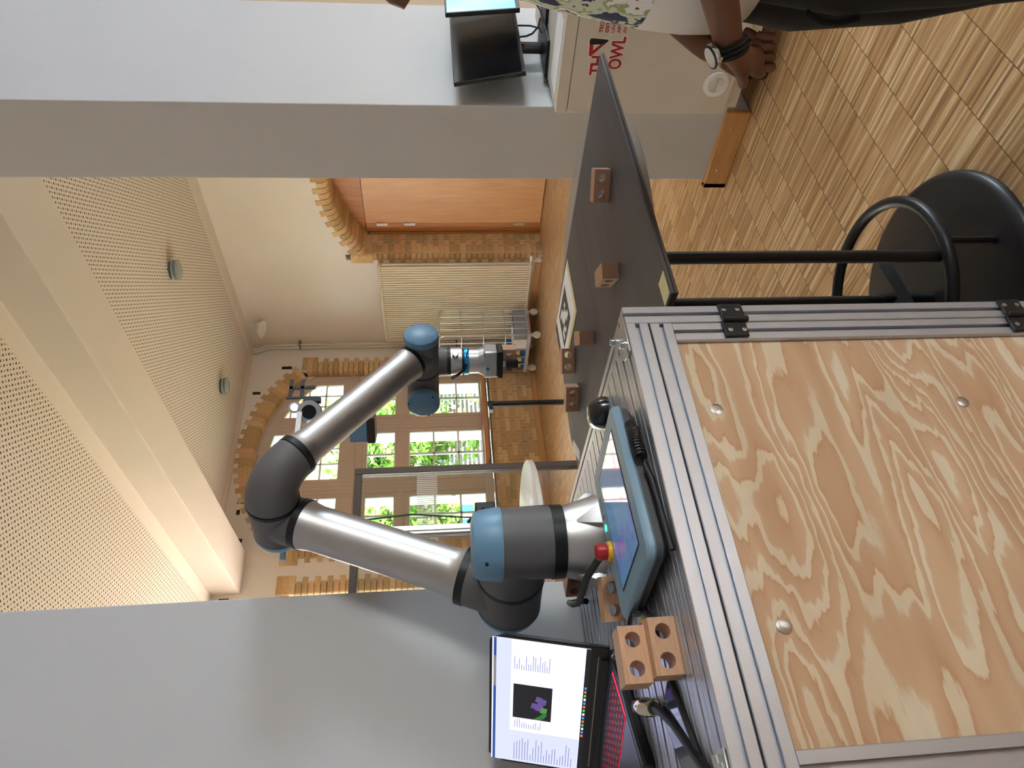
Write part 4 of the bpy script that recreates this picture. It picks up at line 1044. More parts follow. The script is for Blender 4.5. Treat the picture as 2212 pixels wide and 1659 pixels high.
# ---- teach pendant
TPX, TPY = .541, 1.075
tpn = thing('teach_pendant', 'blue-grey teach pendant with touch screen and red stop button on the bench', 'pendant', (TPX, TPY, ZT), rz=R(7))
def rrect(hx, hy, r, z, n=6):
    p = []
    for cx_, cy_, a0 in ((hx-r, hy-r, 0), (-hx+r, hy-r, PI/2), (-hx+r, -hy+r, PI), (hx-r, -hy+r, 3*PI/2)):
        p += [(cx_+r*math.cos(a0+PI/2*i/n), cy_+r*math.sin(a0+PI/2*i/n), z) for i in range(n+1)]
    return p
def loft(loops):
    b = MB(); n = len(loops[0]); vs = [q for l in loops for q in l]
    b.add(vs, [[j*n+k, j*n+(k+1) % n, (j+1)*n+(k+1) % n, (j+1)*n+k] for j in range(len(loops)-1) for k in range(n)]+[list(range(n))[::-1], [(len(loops)-1)*n+k for k in range(n)]])
    return b
M_TP = mat('pendant_blue', (128, 160, 182), .42, var=.02)
M_TPG = mat('pendant_grey', (78, 78, 84), .5)
loft([rrect(.135, .1, .02, .003), rrect(.146, .108, .022, .012), rrect(.146, .108, .022, .022)]).build('rear_shell', M_TPG, tpn)
loft([rrect(.146, .108, .022, .022), rrect(.149, .111, .022, .026), rrect(.148, .11, .022, .034), rrect(.144, .106, .02, .038)]).build('front_shell', M_TP, tpn)
def pend_screen():
    m, n, L, b = nodes_of('pendant_screen')
    tc = n.new('ShaderNodeTexCoord'); sp = n.new('ShaderNodeSeparateXYZ'); L.new(tc.outputs['Object'], sp.inputs[0])
    vo = n.new('ShaderNodeTexVoronoi'); vo.inputs['Scale'].default_value = 42; L.new(tc.outputs['Object'], vo.inputs['Vector'])
    spot = mth(n, L, 'LESS_THAN', vo.outputs['Distance'], .42)
    left = mth(n, L, 'LESS_THAN', sp.outputs[0], -.035)
    c = n.new('ShaderNodeMix'); c.data_type = 'RGBA'; L.new(mth(n, L, 'MULTIPLY', mth(n, L, 'MULTIPLY', spot, left), .8), c.inputs[0]); c.inputs[6].default_value = lin((72, 104, 134)); c.inputs[7].default_value = lin((86, 74, 140))
    L.new(c.outputs[2], b.inputs['Emission Color']); b.inputs['Emission Strength'].default_value = .55
    b.inputs['Base Color'].default_value = lin((40, 50, 62)); b.inputs['Roughness'].default_value = .05; b.inputs['Specular IOR Level'].default_value = .9; b.inputs['IOR'].default_value = 1.6
    b.inputs['Coat Weight'].default_value = .6; b.inputs['Coat Roughness'].default_value = .03
    return m
MB().box(-.113, .113, -.078, .066, .0382, .0388).build('screen_bezel', M_BLKP, tpn)
MB().box(-.110, .110, -.075, .063, .0389, .0392).build('touch_screen', pend_screen(), tpn)
es = MB().lathe((-.022, .092, .038), (0, 0, 1), [(.018, 0), (.017, .006), (.0155, .007)], 28).build('stop_collar', mat('stop_yellow', (238, 180, 40), .4), tpn)
MB().lathe((-.022, .092, .045), (0, 0, 1), [(.012, 0), (.0145, .001), (.015, .016), (.0125, .0195), (.006, .0205)], 28).build('stop_button', mat('stop_red', (168, 26, 34), .38), tpn)
MB().lathe((.025, .091, .0379), (0, 0, 1), [(.0062, 0), (.0062, .0008), (.004, .0012)], 20).build('power_lamp', mat('lamp_green', (60, 230, 160), .3, emit=((40, 255, 170), 3.0)), tpn)
MB().lathe((.047, .091, .0379), (0, 0, 1), [(.005, 0), (.005, .0006)], 16).box(.06, .09, .0895, .0925, .0379, .0383).build('button_mark', M_TPG, tpn)
# curled lead hanging on the pendant's lower side
cl = MB(); pts = []
for i in range(120):
    t = i/119; a = t*2*PI*13; p = V((.07-.055*t, -.125-.012*math.sin(t*PI), .016+.006*math.sin(t*PI)))
    pts.append(p+V((0, math.cos(a)*.008, math.sin(a)*.008)))
cl.tube(pts, .0026, 6); cl.build('stylus_coil', M_BLKP, tpn)
MB().tube([(.07, -.125, .016), (.085, -.122, .02), (.094, -.115, .018)], [.009, .0085, .004], 10).build('coil_end', M_BLKP, tpn)
MB().tube([(.0, -.126, .014), (-.03, -.124, .008), (-.09, -.122, .007), (-.15, -.12, .006)], .005, 8).build('holding_strap', M_BLKP, tpn)
# pendant cable
ca = MB().tube([(.535, 1.19, ZT+.03), (.52, 1.24, ZT+.05), (.515, 1.3, ZT+.06), (.52, 1.38, ZT+.055), (.53, 1.47, ZT+.05), (.56, 1.56, ZT+.045), (.59, 1.63, ZT+.04), (.60, 1.66, ZT+.03), (.588, 1.62, ZT+.016), (.575, 1.585, ZT+.009)], .0068, 12)
tag(ca.build('pendant_cable', M_BLKP), 'thick black cable curving over the bench behind the teach pendant', 'cable')

# ---- laptop
lt = V((-.46, .888, 0)).normalized(); lbk = V((lt.y, -lt.x, 0))         # width direction (right to left), back direction
LH = V((.405, 1.375, ZT))
lp = thing('laptop', 'open black laptop with red lit keys showing detected blocks', 'laptop', LH, rz=math.atan2(-lt.y, -lt.x))
# local x: from left end to right end (origin at right hinge end), local y: towards the back
M_LB = mat('laptop_black', (20, 20, 22), .4, var=.05)
MB().box(-.36, 0, -.245, .0, .002, .021).build('base', M_LB, lp, bevel=.004)
MB().box(-.345, -.015, -.235, -.03, .0212, .0216).build('keyboard_deck', mat('deck_dark', (34, 34, 40), .35), lp)
M_KEY = mat('key_red_lit', (46, 10, 14), .4, emit=((225, 20, 44), 1.1))
M_KEYT = mat('key_top', (24, 20, 24), .45)
km = MB().box(0, .0138, 0, .0125, 0, .0012).mesh('key', [M_KEYT])
MB().box(-.342, -.018, -.135, -.038, .0217, .0219).build('key_backlight', M_KEY, lp)
for r in range(6):
    for c in range(18):
        o = link('key', km, lp); o.location = (-.3405+c*.0178, -.134+r*.016, .0221)
MB().box(-.24, -.12, -.23, -.15, .0217, .0220).build('touchpad', mat('touchpad', (62, 64, 78), .3), lp)
ltilt = R(15)
T = Matrix.Translation((0, .0, .02)) @ Matrix.Rotation(-ltilt, 4, 'X')
def lid(b): b.v = [tuple(T @ V(p)) for p in b.v]; return b
ldo = lid(MB().prism([(-.36, 0, 0), (0, 0, 0), (0, 0, .20), (-.02, 0, .232), (-.34, 0, .232), (-.36, 0, .2)], (0, .008, 0))).build('lid', M_LB, lp, bevel=.002)
lid(MB().box(-.33, -.03, -.004, .006, -.006, .012)).build('hinge_bar', M_LB, lp)
lid(MB().box(-.335, -.025, -.0006, 0, .018, .0195)).build('hinge_strip', mat('strip_grey', (170, 166, 158), .4, .6), ldo)
SX0, SX1, SZ0, SZ1 = -.352, -.008, .034, .226
def em(name, col, s): return mat(name, (16, 16, 20), .25, emit=(col, s), var=.0)
E_ = .62
def scr(nm, u0, u1, v0, v1, m_, lift=1, par=None):
    w_ = SX1-SX0; h_ = SZ1-SZ0
    return lid(MB().box(SX0+w_*u0, SX0+w_*u1, -.0004*lift-.0008, -.0004*lift-.0004, SZ0+h_*v0, SZ0+h_*v1)).build(nm, m_, par or screen)
screen = lid(MB().box(SX0, SX1, -.0008, 0, SZ0, SZ1)).build('screen', em('screen_lavender', (196, 200, 236), E_+.18), ldo)
M_SD = em('screen_blue', (38, 62, 130), E_); M_SK = em('screen_black', (30, 28, 32), .25); M_ST = em('screen_text', (120, 124, 156), E_); M_SG = em('screen_grey', (176, 180, 212), E_+.1)
scr('taskbar', 0, 1, 0, .045, M_SK); scr('title_bar', 0, 1, .955, .985, M_SD)
scr('toolbar', 0, 1, .80, .95, M_SG); scr('side_pane', 0, .27, .05, .8, M_SG)
scr('tab_white', .62, .86, .958, .982, M_PAPER, 2)
cw_ = scr('camera_view', .385, .66, .36, .77, M_SK, 2)
rg = random.Random(5)
for k, (u, v, g_) in enumerate(((.52, .48, 0), (.485, .50, 0), (.54, .455, 0), (.47, .445, 1), (.50, .545, 0), (.555, .50, 0))):
    lid(MB().prism([V((SX0+.344*u+dx, -.0022, SZ0+.192*v+dz)) for dx, dz in ((-.008, -.006), (.007, -.008), (.009, .004), (-.006, .007))], (0, .0002, 0))).build('detected_block', em('det_green', (84, 150, 70), .4) if g_ else em('det_violet', (104, 82, 150), .4), cw_)
lid(MB().prism([V((SX0+.344*u, -.0022, SZ0+.192*v)) for u, v in ((.39, .55), (.43, .47), (.46, .44), (.44, .40), (.40, .44), (.387, .50))], (0, .0002, 0))).build('green_region', em('det_green2', (52, 128, 62), .35), cw_)
for k in range(22):
    scr('text_line', .02, .02+rg.uniform(.05, .2), .74-k*.03, .748-k*.03, M_ST, 2)
for k in range(16):
    scr('text_line', .775, .775+rg.uniform(.03, .12), .76-k*.024, .767-k*.024, M_ST, 2)
for k in range(12): scr('text_line', .3, .3+rg.uniform(.03, .08), .74-k*.025, .747-k*.025, M_ST, 2)
for k in range(14): scr('task_icon', .3+k*.03, .318+k*.03, .012, .034, em('icon_%d' % (k % 4), ((220, 120, 60), (70, 150, 220), (230, 230, 240), (90, 190, 120))[k % 4], .5), 2)

# ---- things beside the laptop
ph = thing('smartphone', 'black smartphone lying on the slotted bench top at the left edge', 'phone', (.185, 1.075, ZT), rz=R(28))
loft([rrect(.078, .037, .009, .0005), rrect(.08, .039, .01, .004), rrect(.078, .037, .009, .0085)]).build('phone_body', M_BLKP, ph)
MB().box(-.074, .074, -.034, .034, .0086, .009).build('phone_screen', mat('phone_glass', (28, 34, 66), .05, coat=.5), ph)
pg = thing('power_plug', 'chrome industrial plug with black cable lying between blocks and phone', 'plug', (.262, 1.21, ZT), rz=R(-105))
M_BRASS = mat('nickel_plug', (206, 190, 160), .15, 1.0)
MB().lathe((-.045, 0, .0145), (1, 0, 0), [(.012, 0), (.0135, .004), (.0135, .03), (.0145, .031), (.0145, .06), (.0135, .062), (.0135, .085), (.010, .092)], 28).build('plug_body', M_BRASS, pg)
MB().lathe((.046, 0, .0145), (1, 0, 0), [(.0095, 0), (.0095, .004)], 20).build('cable_gland', mat('gland_green', (108, 130, 96), .4), pg)
MB().tube([(.045, 0, .0145), (.08, -.004, .013), (.13, -.02, .009), (.2, -.05, .008), (.3, -.09, .008)], .0068, 12).build('plug_cable', M_BLKP, pg)
bg_ = thing('parts_bag', 'clear plastic bag with coloured plugs behind the stacked blocks', 'bag', (.345, 1.115, ZT))
M_BAG = glass_mat('clear_film', (.93, .94, .95), .12)
b = MB(); b.sphere((0, 0, .022), 1, 22, 12, sq=(.045, .035, .024)); rgb_ = random.Random(2)
b.v = [(x+rgb_.uniform(-.002, .002), y+rgb_.uniform(-.002, .002), max(.0005, z+rgb_.uniform(-.002, .002))) for x, y, z in b.v]; b.build('bag_film', M_BAG, bg_, ang=80)
for k, c in enumerate(((226, 196, 40), (38, 58, 150), (236, 236, 232), (226, 196, 40), (140, 30, 36), (38, 58, 150), (236, 236, 232))):
    a = k*.9; MB().lathe((.022*math.cos(a), .016*math.sin(a), .012+.004*(k % 3)), (math.sin(a), .4, .6), [(.006, 0), (.007, .001), (.007, .007), (.006, .008)], 14).build('plug_cap', mat('cap_%d_%d_%d' % c, c, .4), bg_)
cbw = MB()
for k in range(3): cbw.tube(arc((.345, 1.20+.006*k, ZT+.022), .02+.006*k, R(-60), R(140), 14, (0, 1, 0), (0, 0, 1)), .0016, 6)
tag(cbw.build('wire_loops', mat('wire_loop', (150, 150, 156), .3, .8)), 'thin metal wire loops between the laptop and the stacked blocks', 'wire')

# ---- camera mast behind the arm: profile mast, boom, light tube, box camera
mr = thing('camera_rig', 'slim aluminium camera mast and boom behind the robot arm', 'camera stand', (.852, 1.76, 1.02))
M_MAST = mat('mast_aluminium', (206, 204, 202), .28, .9)
MB().box(-.012, .012, -.012, .012, -.1, .90).box(-.015, -.012, -.004, .004, -.1, .9).box(-.005, .005, -.016, -.012, -.1, .9).build('mast', M_MAST, mr, bevel=.001)
MB().box(-.02, .015, -.038, -.012, .02, .12).build('mast_clamp', M_BLKP, mr)
MB().box(-.075, .39, -.030, -.014, .872, .888).build('boom', M_MAST, mr, bevel=.001)
MB().tube([(.016, -.01, .05), (.02, -.012, .3), (.03, -.01, .42), (.05, .0, .56), (.03, -.01, .75)], .0025, 6).build('green_cable', mat('cable_green', (52, 110, 62), .5), mr)
lg = thing('camera_lamp', 'grey cylinder camera lamp with black lens behind the forearm', 'camera', (1.235, 1.74, 1.875))
vx = V((-.57, -.8, -.1)).normalized()
L_('lamp_barrel', (0, 0, 0), vx, [(.031, -.11), (.031, -.05), (.034, -.048), (.034, -.04), (.0325, -.038), (.0325, .004)], mat('lamp_grey', (150, 150, 154), .4, .4), lg)
L_('lens_face', vx*.004, vx, [(.0335, 0), (.0335, .004), (.0205, .005)], mat('lens_ring', (176, 178, 182), .4), lg)
L_('lens', vx*.0092, vx, [(.0205, 0), (.019, -.0015)], mat('lens_black', (6, 6, 7), .12), lg)
L_('led_housing', V((.012, -.008, .041)), vx, [(.017, -.03), (.017, .006), (.011, .0075)], mat('lens_ring', (176, 178, 182), .4), lg)
L_('led', V((.012, -.008, .041))+vx*.0078, vx, [(.011, 0), (.009, .001)], mat('led_white', (225, 236, 245), .2, emit=((225, 240, 255), .7)), lg)
MB().box(-.09, -.034, -.01, .012, -.016, .004).build('side_lug', M_MAST, lg, bevel=.004)
MB().box(.035, .05, -.004, .01, -.03, .02).build('mount_arm', M_BLKP, lg)
bk = MB()
for q in ((.05, .056, -.02, .07), (.056, .12, .055, .065), (.056, .12, .022, .032), (.085, .095, -.01, .065)): bk.box(q[0], q[1], .0, .004, q[2], q[3])
bk.build('slotted_bracket', M_BLKP, lg)
bx_ = thing('box_camera', 'small blue-grey box camera hanging below the forearm', 'camera', (1.178, 1.745, 1.705), rz=R(38))
MB().box(-.03, .03, -.035, .035, .0, .05).build('camera_body', mat('camera_blue', (112, 146, 176), .4), bx_, bevel=.003)
MB().box(-.034, .034, -.038, .038, -.022, .0).build('sensor_window', mat('camera_brown', (52, 42, 38), .3), bx_, bevel=.002)
MB().box(-.02, .02, -.0355, -.035, .012, .03).build('cover_plate', mat('camera_blue2', (98, 130, 160), .4), bx_)
MB().box(-.008, .008, -.004, .004, .05, .19).build('hanger', M_BLKP, bx_)
# ------------------------------------------------------------------ beige cabinet with logo
M_CAB = mat('cabinet_beige', (214, 210, 200), .45, var=.01)
CZ = .957
cab = thing('rolling_cabinet', 'beige rolling cabinet with red and black lettering before the right pier', 'cabinet', (3.28, 1.37, 0))
def Q(x, y, z): return (x-3.28, y-1.37, z)
MB().box(Q(2.868, 0, 0)[0], Q(3.72, 0, 0)[0], Q(0, .95, 0)[1], Q(0, 1.777, 0)[1], .165, .935).build('cabinet_body', M_CAB, cab, bevel=.003)
MB().box(Q(2.85, 0, 0)[0], Q(3.72, 0, 0)[0], Q(0, .95, 0)[1], Q(0, 1.785, 0)[1], .906, CZ).build('cabinet_top', M_CAB, cab, bevel=.003)
MB().box(Q(2.85, 0, 0)[0], Q(2.868, 0, 0)[0], Q(0, .95, 0)[1], Q(0, 1.782, 0)[1], .185, .9035).build('front_panel', M_CAB, cab, bevel=.0015)
MB().box(Q(2.87, 0, 0)[0], Q(3.70, 0, 0)[0], Q(0, .96, 0)[1], Q(0, 1.76, 0)[1], .13, .165).build('plinth', M_CAB, cab)
for x, y in ((2.95, 1.63), (3.62, 1.68), (2.95, 1.02), (3.62, 1.02)):
    c_ = MB().lathe(Q(x, y-.016, .046), (0, 1, 0), [(.03, 0), (.046, .003), (.046, .029), (.03, .032)], 24); c_.box(Q(x-.03, 0, 0)[0], Q(x+.03, 0, 0)[0], Q(0, y-.022, 0)[1], Q(0, y+.022, 0)[1], .075, .13); c_.build('caster', M_BLKP, cab)
vt = MB().lathe(Q(2.85, 1.64, .262), (-1, 0, 0), [(.056, 0), (.056, .004), (.046, .007), (.036, .0065), (.034, .003)], 40).build('vent_ring', M_WHITE, cab)
MB().lathe(Q(2.8495, 1.64, .262), (-1, 0, 0), [(.034, 0), (.034, .001)], 32).build('vent_back', mat('vent_grey', (120, 120, 130), .6), vt)
for k in range(7):
    dy = -.03+k*.01; h = math.sqrt(max(0, .034**2-dy*dy)); MB().box(Q(2.8445, 0, 0)[0], Q(2.8485, 0, 0)[0], Q(0, 1.64+dy-.0026, 0)[1], Q(0, 1.64+dy+.0026, 0)[1], .262-h, .262+h).build('vent_slat', M_WHITE, vt)
MB().box(Q(2.8445, 0, 0)[0], Q(2.848, 0, 0)[0], Q(0, 1.606, 0)[1], Q(0, 1.674, 0)[1], .259, .265).build('vent_slat', M_WHITE, vt)
# lettering and triangle emblem on the front panel
M_LR = mat('logo_red', (172, 26, 44), .5, var=.02); M_LK = mat('logo_black', (26, 24, 26), .5); M_LW = mat('logo_white', (244, 240, 234), .5)
ex, ey = (0, -1, 0), (0, 0, 1)
def lt_(nm, s, size, y, z, m_, off=0, x=2.8495, sx=1.0, th=.0003): return place_text(nm, s, size, m_, cab, Q(x, y, z), ex, ey, thick=th, sx=sx, offset=off)
for s, y, z, sx in (('TH', 1.606, .778, .86), ('OWL', 1.58, .702, .78)):
    lt_('logo_outline', s, .076, y, z, M_LW, .006, 2.8497, sx, .0001); lt_('logo_letters', s, .076, y, z, M_LR, .0022, 2.8493, sx)
def tri(nm, pts, m_, x, grow=0):
    c = V((sum(p[0] for p in pts)/len(pts), sum(p[1] for p in pts)/len(pts), 0))
    MB().prism([V(Q(x, p[0]+(grow*(p[0]-c.x)), p[1]+(grow*(p[1]-c.y)))) for p in pts], (-.0003, 0, 0)).build(nm, m_, cab)
def rtri(cy, cz, pts, rad, n=5):
    out = []; k = len(pts)
    for i in range(k):
        p0, p1, p2 = V(pts[i-1]), V(pts[i]), V(pts[(i+1) % k]); a = (p0-p1).normalized()*rad; b = (p2-p1).normalized()*rad
        for j in range(n+1):
            t = j/n; q = (p1+a)*(1-t)**2+p1*2*t*(1-t)+(p1+b)*t*t; out.append((cy-q.x, cz+q.y))
    return out
TC = (1.487, .812)
tri('emblem_outline', rtri(*TC, [(-.052, .036, 0), (.044, .044, 0), (.038, -.052, 0)], .022), M_LW, 2.8497)
tri('emblem_red', rtri(*TC, [(-.046, .032, 0), (.040, .039, 0), (.034, -.045, 0)], .018), M_LR, 2.8493)
tri('emblem_black', rtri(*TC, [(.012, .038, 0), (.040, .039, 0), (.034, -.045, 0), (.016, -.028, 0)], .012), M_LK, 2.8489)
tri('emblem_hole', rtri(*TC, [(-.012, .018, 0), (.013, .021, 0), (.014, -.008, 0)], .002), M_CAB, 2.8485)
for k, s in enumerate(('TECHNISCHE HOCHSCHULE', 'OSTWESTFALEN-LIPPE', 'UNIVERSITY OF', 'APPLIED SCIENCES', 'AND ARTS')):
    lt_('logo_text', s, .021, 1.424, .803-k*.0245, M_LR, .0006 if k < 2 else 0, 2.8494, 1.08)
# paper on the cabinet, plywood tray, monitors
pp = MB().prism([(2.89, 1.40, CZ+.0005), (2.90, 1.735, CZ+.0005), (3.06, 1.73, CZ+.0005), (3.05, 1.395, CZ+.0005)], (0, 0, .0012)).build('paper_sheet', M_PAPER); tag(pp, 'white printed paper sheet lying on the beige cabinet edge', 'paper')
tr = thing('plywood_tray', 'rounded plywood tray on the beige cabinet at the picture edge', 'tray', (3.1, 1.1, CZ))
l0 = [(x, y) for x, y, _ in rrect(.25, .23, .05, 0)]
loft([[(x, y, 0) for x, y in l0], [(x, y, .022) for x, y in l0]]).build('tray_board', mat('tray_ply_edge', (196, 160, 112), .5, var=.2, stretch=(1, 1, 30)), tr)
loft([[(x*.99, y*.99, .0222) for x, y in l0], [(x*.99, y*.99, .024) for x, y in l0]]).build('tray_face', mat('tray_face', (228, 214, 192), .5), tr)
M_MON = mat('monitor_black', (18, 18, 20), .45)
def monitor(label, x0, x1, yb, yt, z0, z1, mscr, base, yaw=0):
    cx_ = (x0+x1)/2; w_ = (x1-x0)/2; t = thing('monitor', label, 'monitor', (cx_, yb, CZ), rz=yaw)
    tilt = math.atan2(yt-yb, z1-z0); hgt = math.hypot(yt-yb, z1-z0)
    T_ = Matrix.Translation((0, 0, z0-CZ)) @ Matrix.Rotation(-tilt, 4, 'X')
    b = MB(); b.T = T_; b.box(-w_, w_, 0, .02, 0, hgt); b.box(-w_*.6, w_*.6, .02, .045, hgt*.2, hgt*.8); b.build('monitor_case', M_MON, t, bevel=.003)
    b = MB(); b.T = T_; b.box(-w_+.008, w_-.008, -.0012, 0, .018, hgt-.008); b.build('screen', mscr, t)
    b = MB(); b.T = T_; b.box(-w_, w_, -.0025, 0, 0, .016); b.box(-w_+.03, -w_+.05, -.003, -.0025, .005, .011); b.build('chin_bar', mat('monitor_chin', (34, 34, 37), .4), t)
    if base:
        MB().box(-.035, .04, .05, .075, .01, .30).build('stand_column', M_MON, t, bevel=.006)
        MB().box(.0, .018, .044, .05, .1, .13).build('stand_accent', mat('accent_red', (140, 26, 30), .4), t)
        MB().prism([(-.16, .12, .0), (-.13, -.04, .0), (.14, -.06, .0), (.16, .12, .0)], (0, 0, .014)).build('stand_base', M_MON, t, bevel=.003)
        MB().lathe((.08, -.03, .014), (0, 0, 1), [(.016, 0), (.014, .0015)], 20).build('base_badge', mat('accent_red', (140, 26, 30), .4), t)
    return t
M_SB = mat('screen_off', (20, 20, 24), .22, var=.05)
monitor('switched-off black monitor on the beige cabinet beside the pier', 2.98, 3.625, 1.67, 1.73, 1.083, 1.40, M_SB, True)
def blue_screen():
    m, n, L, b = nodes_of('screen_sky_blue')
    tc = n.new('ShaderNodeTexCoord'); nz = n.new('ShaderNodeTexNoise'); nz.inputs['Scale'].default_value = 3; L.new(tc.outputs['Object'], nz.inputs['Vector'])
    c = ramp(n, L, nz.outputs[0], [(.3, (70, 130, 180)), (.7, (150, 196, 226))]); L.new(c, b.inputs['Emission Color']); b.inputs['Emission Strength'].default_value = .8
    L.new(c, b.inputs['Base Color']); b.inputs['Roughness'].default_value = .3; return m
monitor('second monitor with light blue screen at the very edge of the picture', 3.175, 3.71, 1.49, 1.52, 1.105, 1.43, blue_screen(), True)
# cables behind the monitor
for lb, pts in (('black monitor cable looping from the screen to the stand', [(3.43, 1.70, 1.12), (3.43, 1.69, 1.07), (3.41, 1.68, 1.02), (3.37, 1.67, .985), (3.31, 1.66, .978)]),
                ('black monitor lead with plug under the switched-off screen', [(3.31, 1.685, 1.085), (3.31, 1.68, 1.05), (3.325, 1.675, 1.02), (3.36, 1.66, .99), (3.40, 1.64, .978)]),
                ('outer black cable hanging behind the monitor base', [(3.70, 1.62, 1.16), (3.64, 1.62, 1.06), (3.56, 1.62, 1.0), (3.46, 1.63, .972), (3.40, 1.65, .966)]),
                ('inner black cable hanging behind the monitor base', [(3.66, 1.58, 1.15), (3.60, 1.58, 1.05), (3.53, 1.60, .99), (3.44, 1.61, .968), (3.40, 1.62, .964)])):
    tag(MB().tube(pts, .0045, 8).build('cable', M_BLKP), lb, 'cable')
# floor scrap
tag(MB().box(-.003, .003, -.02, .02, 0, .002).build('dark_scrap', mat('scrap', (110, 100, 90), .7)), 'tiny dark scrap lying on the parquet floor', 'scrap').location = (2.62, 2.35, .0005)
# ------------------------------------------------------------------ person at the right-hand edge (local x forward, y to the person's left)
PR = thing('person', 'person in white print shirt and black jacket with clasped hands and wristwatch', 'person', (1.474, .538, 0), rz=R(125))
M_SKIN = mat('skin', (116, 78, 60), .5, var=.08, vs=30, bump=.15, bs=200)
def skin_body():
    me = bpy.data.meshes.new('skeleton'); vs = []; es = []; rad = []
    def nd(p, r, parent=None, r2=None):
        vs.append(p); rad.append((r, r2 or r))
        if parent is not None: es.append((parent, len(vs)-1))
        return len(vs)-1
    pel = nd((0, 0, .93), .13, None, .1); sp_ = nd((0, 0, 1.08), .125, pel, .095); ch_ = nd((.0, 0, 1.27), .135, sp_, .1); nb = nd((-.01, 0, 1.40), .065, ch_)
    nk = nd((.005, 0, 1.46), .052, nb); hd = nd((.03, 0, 1.55), .075, nk, .085); ht = nd((.02, 0, 1.645), .075, hd, .082); nd((.015, 0, 1.69), .045, ht)
    for s in (1, -1):
        sh_ = nd((-.01, s*.15, 1.375), .055, ch_); up_ = nd((-.02, s*.215, 1.25), .05, sh_)
        el_ = nd((-.02, s*.255, 1.09) if s > 0 else (.0, -.24, 1.08), .042, up_)
        wp = V((.225, .155, .965)) if s > 0 else V((.2, -.05, .93))
        ep = V(vs[el_]); fm = nd(tuple(ep.lerp(wp, .4)), .041, el_); wr_ = nd(tuple(wp), .027, fm, .024)
        if s > 0:
            pa = nd((.238, .118, .922), .026, wr_, .018); kn = nd((.232, .088, .888), .026, pa, .017)
            for i in range(4):
                bx0 = V((.258-.019*i, .078, .874+.004*i)); f1 = nd(tuple(bx0), .0098, kn); f2 = nd(tuple(bx0+V((-.006, -.03, -.022))), .0092, f1); f3 = nd(tuple(bx0+V((-.02, -.052, -.016))), .0086, f2); nd(tuple(bx0+V((-.03, -.06, .002))), .0078, f3)
            t1 = nd((.264, .104, .918), .0115, pa); t2 = nd((.276, .076, .902), .0102, t1); nd((.272, .05, .89), .0088, t2)
        else:
            pa = nd((.215, -.01, .895), .025, wr_, .018); kn = nd((.215, .024, .868), .025, pa, .016)
            for i in range(4):
                bx0 = V((.24-.018*i, .04, .852+.002*i)); f1 = nd(tuple(bx0), .0096, kn); f2 = nd(tuple(bx0+V((.004, .028, -.012))), .009, f1); f3 = nd(tuple(bx0+V((.006, .04, .012))), .0084, f2); nd(tuple(bx0+V((.004, .034, .03))), .0076, f3)
            t1 = nd((.238, .0, .902), .011, pa); t2 = nd((.252, .026, .89), .0098, t1); nd((.258, .045, .882), .0086, t2)
        hp = nd((.01, s*.09, .86), .085, pel); kn_ = nd((.05, s*.1, .5), .055, hp); an = nd((.0, s*.1, .1), .036, kn_); nd((.12, s*.11, .045), .032, an)
    me.from_pydata(vs, es, []); o = bpy.data.objects.new('skeleton', me); COL.objects.link(o)
    sk = o.modifiers.new('skin', 'SKIN'); sk.use_smooth_shade = True
    for i, d in enumerate(me.skin_vertices[0].data): d.radius = rad[i]; d.use_root = (i == 0)
    sb_ = o.modifiers.new('sub', 'SUBSURF'); sb_.levels = 2; sb_.render_levels = 2
    dg = bpy.context.evaluated_depsgraph_get(); m2 = bpy.data.meshes.new_from_object(o.evaluated_get(dg)); bpy.data.objects.remove(o)
    b = MB(); b.add([tuple(v.co) for v in m2.vertices], [list(p.vertices) for p in m2.polygons])
    # nose, brow, lips and ears worked onto the head
    b.tube([(.098, 0, 1.615), (.112, 0, 1.59), (.128, 0, 1.565), (.134, 0, 1.552), (.118, 0, 1.54)], [.008, .011, .014, .016, .013], 12)
    for s in (1, -1):
        b.sphere((.118, s*.012, 1.549), .009, 10, 6); b.sphere((.02, s*.083, 1.58), 1, 10, 8, sq=(.018, .008, .032)); b.sphere((.09, s*.033, 1.6), .0125, 10, 8)
    b.tube([(.088, -.026, 1.508), (.104, 0, 1.51), (.088, .026, 1.508)], [.005, .008, .005], 8); b.tube([(.086, -.024, 1.5), (.102, 0, 1.499), (.086, .024, 1.5)], [.005, .008, .005], 8)
    return b.build('body', M_SKIN, PR, ang=75)
skin_body()
def rings(lst, n=36):
    b = MB(); vs = []
    for cx_, cy_, z, rx, ry in lst:
        for k in range(n):
            a = 2*PI*k/n; vs.append((cx_+rx*math.cos(a), cy_+ry*math.sin(a), z))
    b.add(vs, [[j*n+k, j*n+(k+1) % n, (j+1)*n+(k+1) % n, (j+1)*n+k] for j in range(len(lst)-1) for k in range(n)]); return b
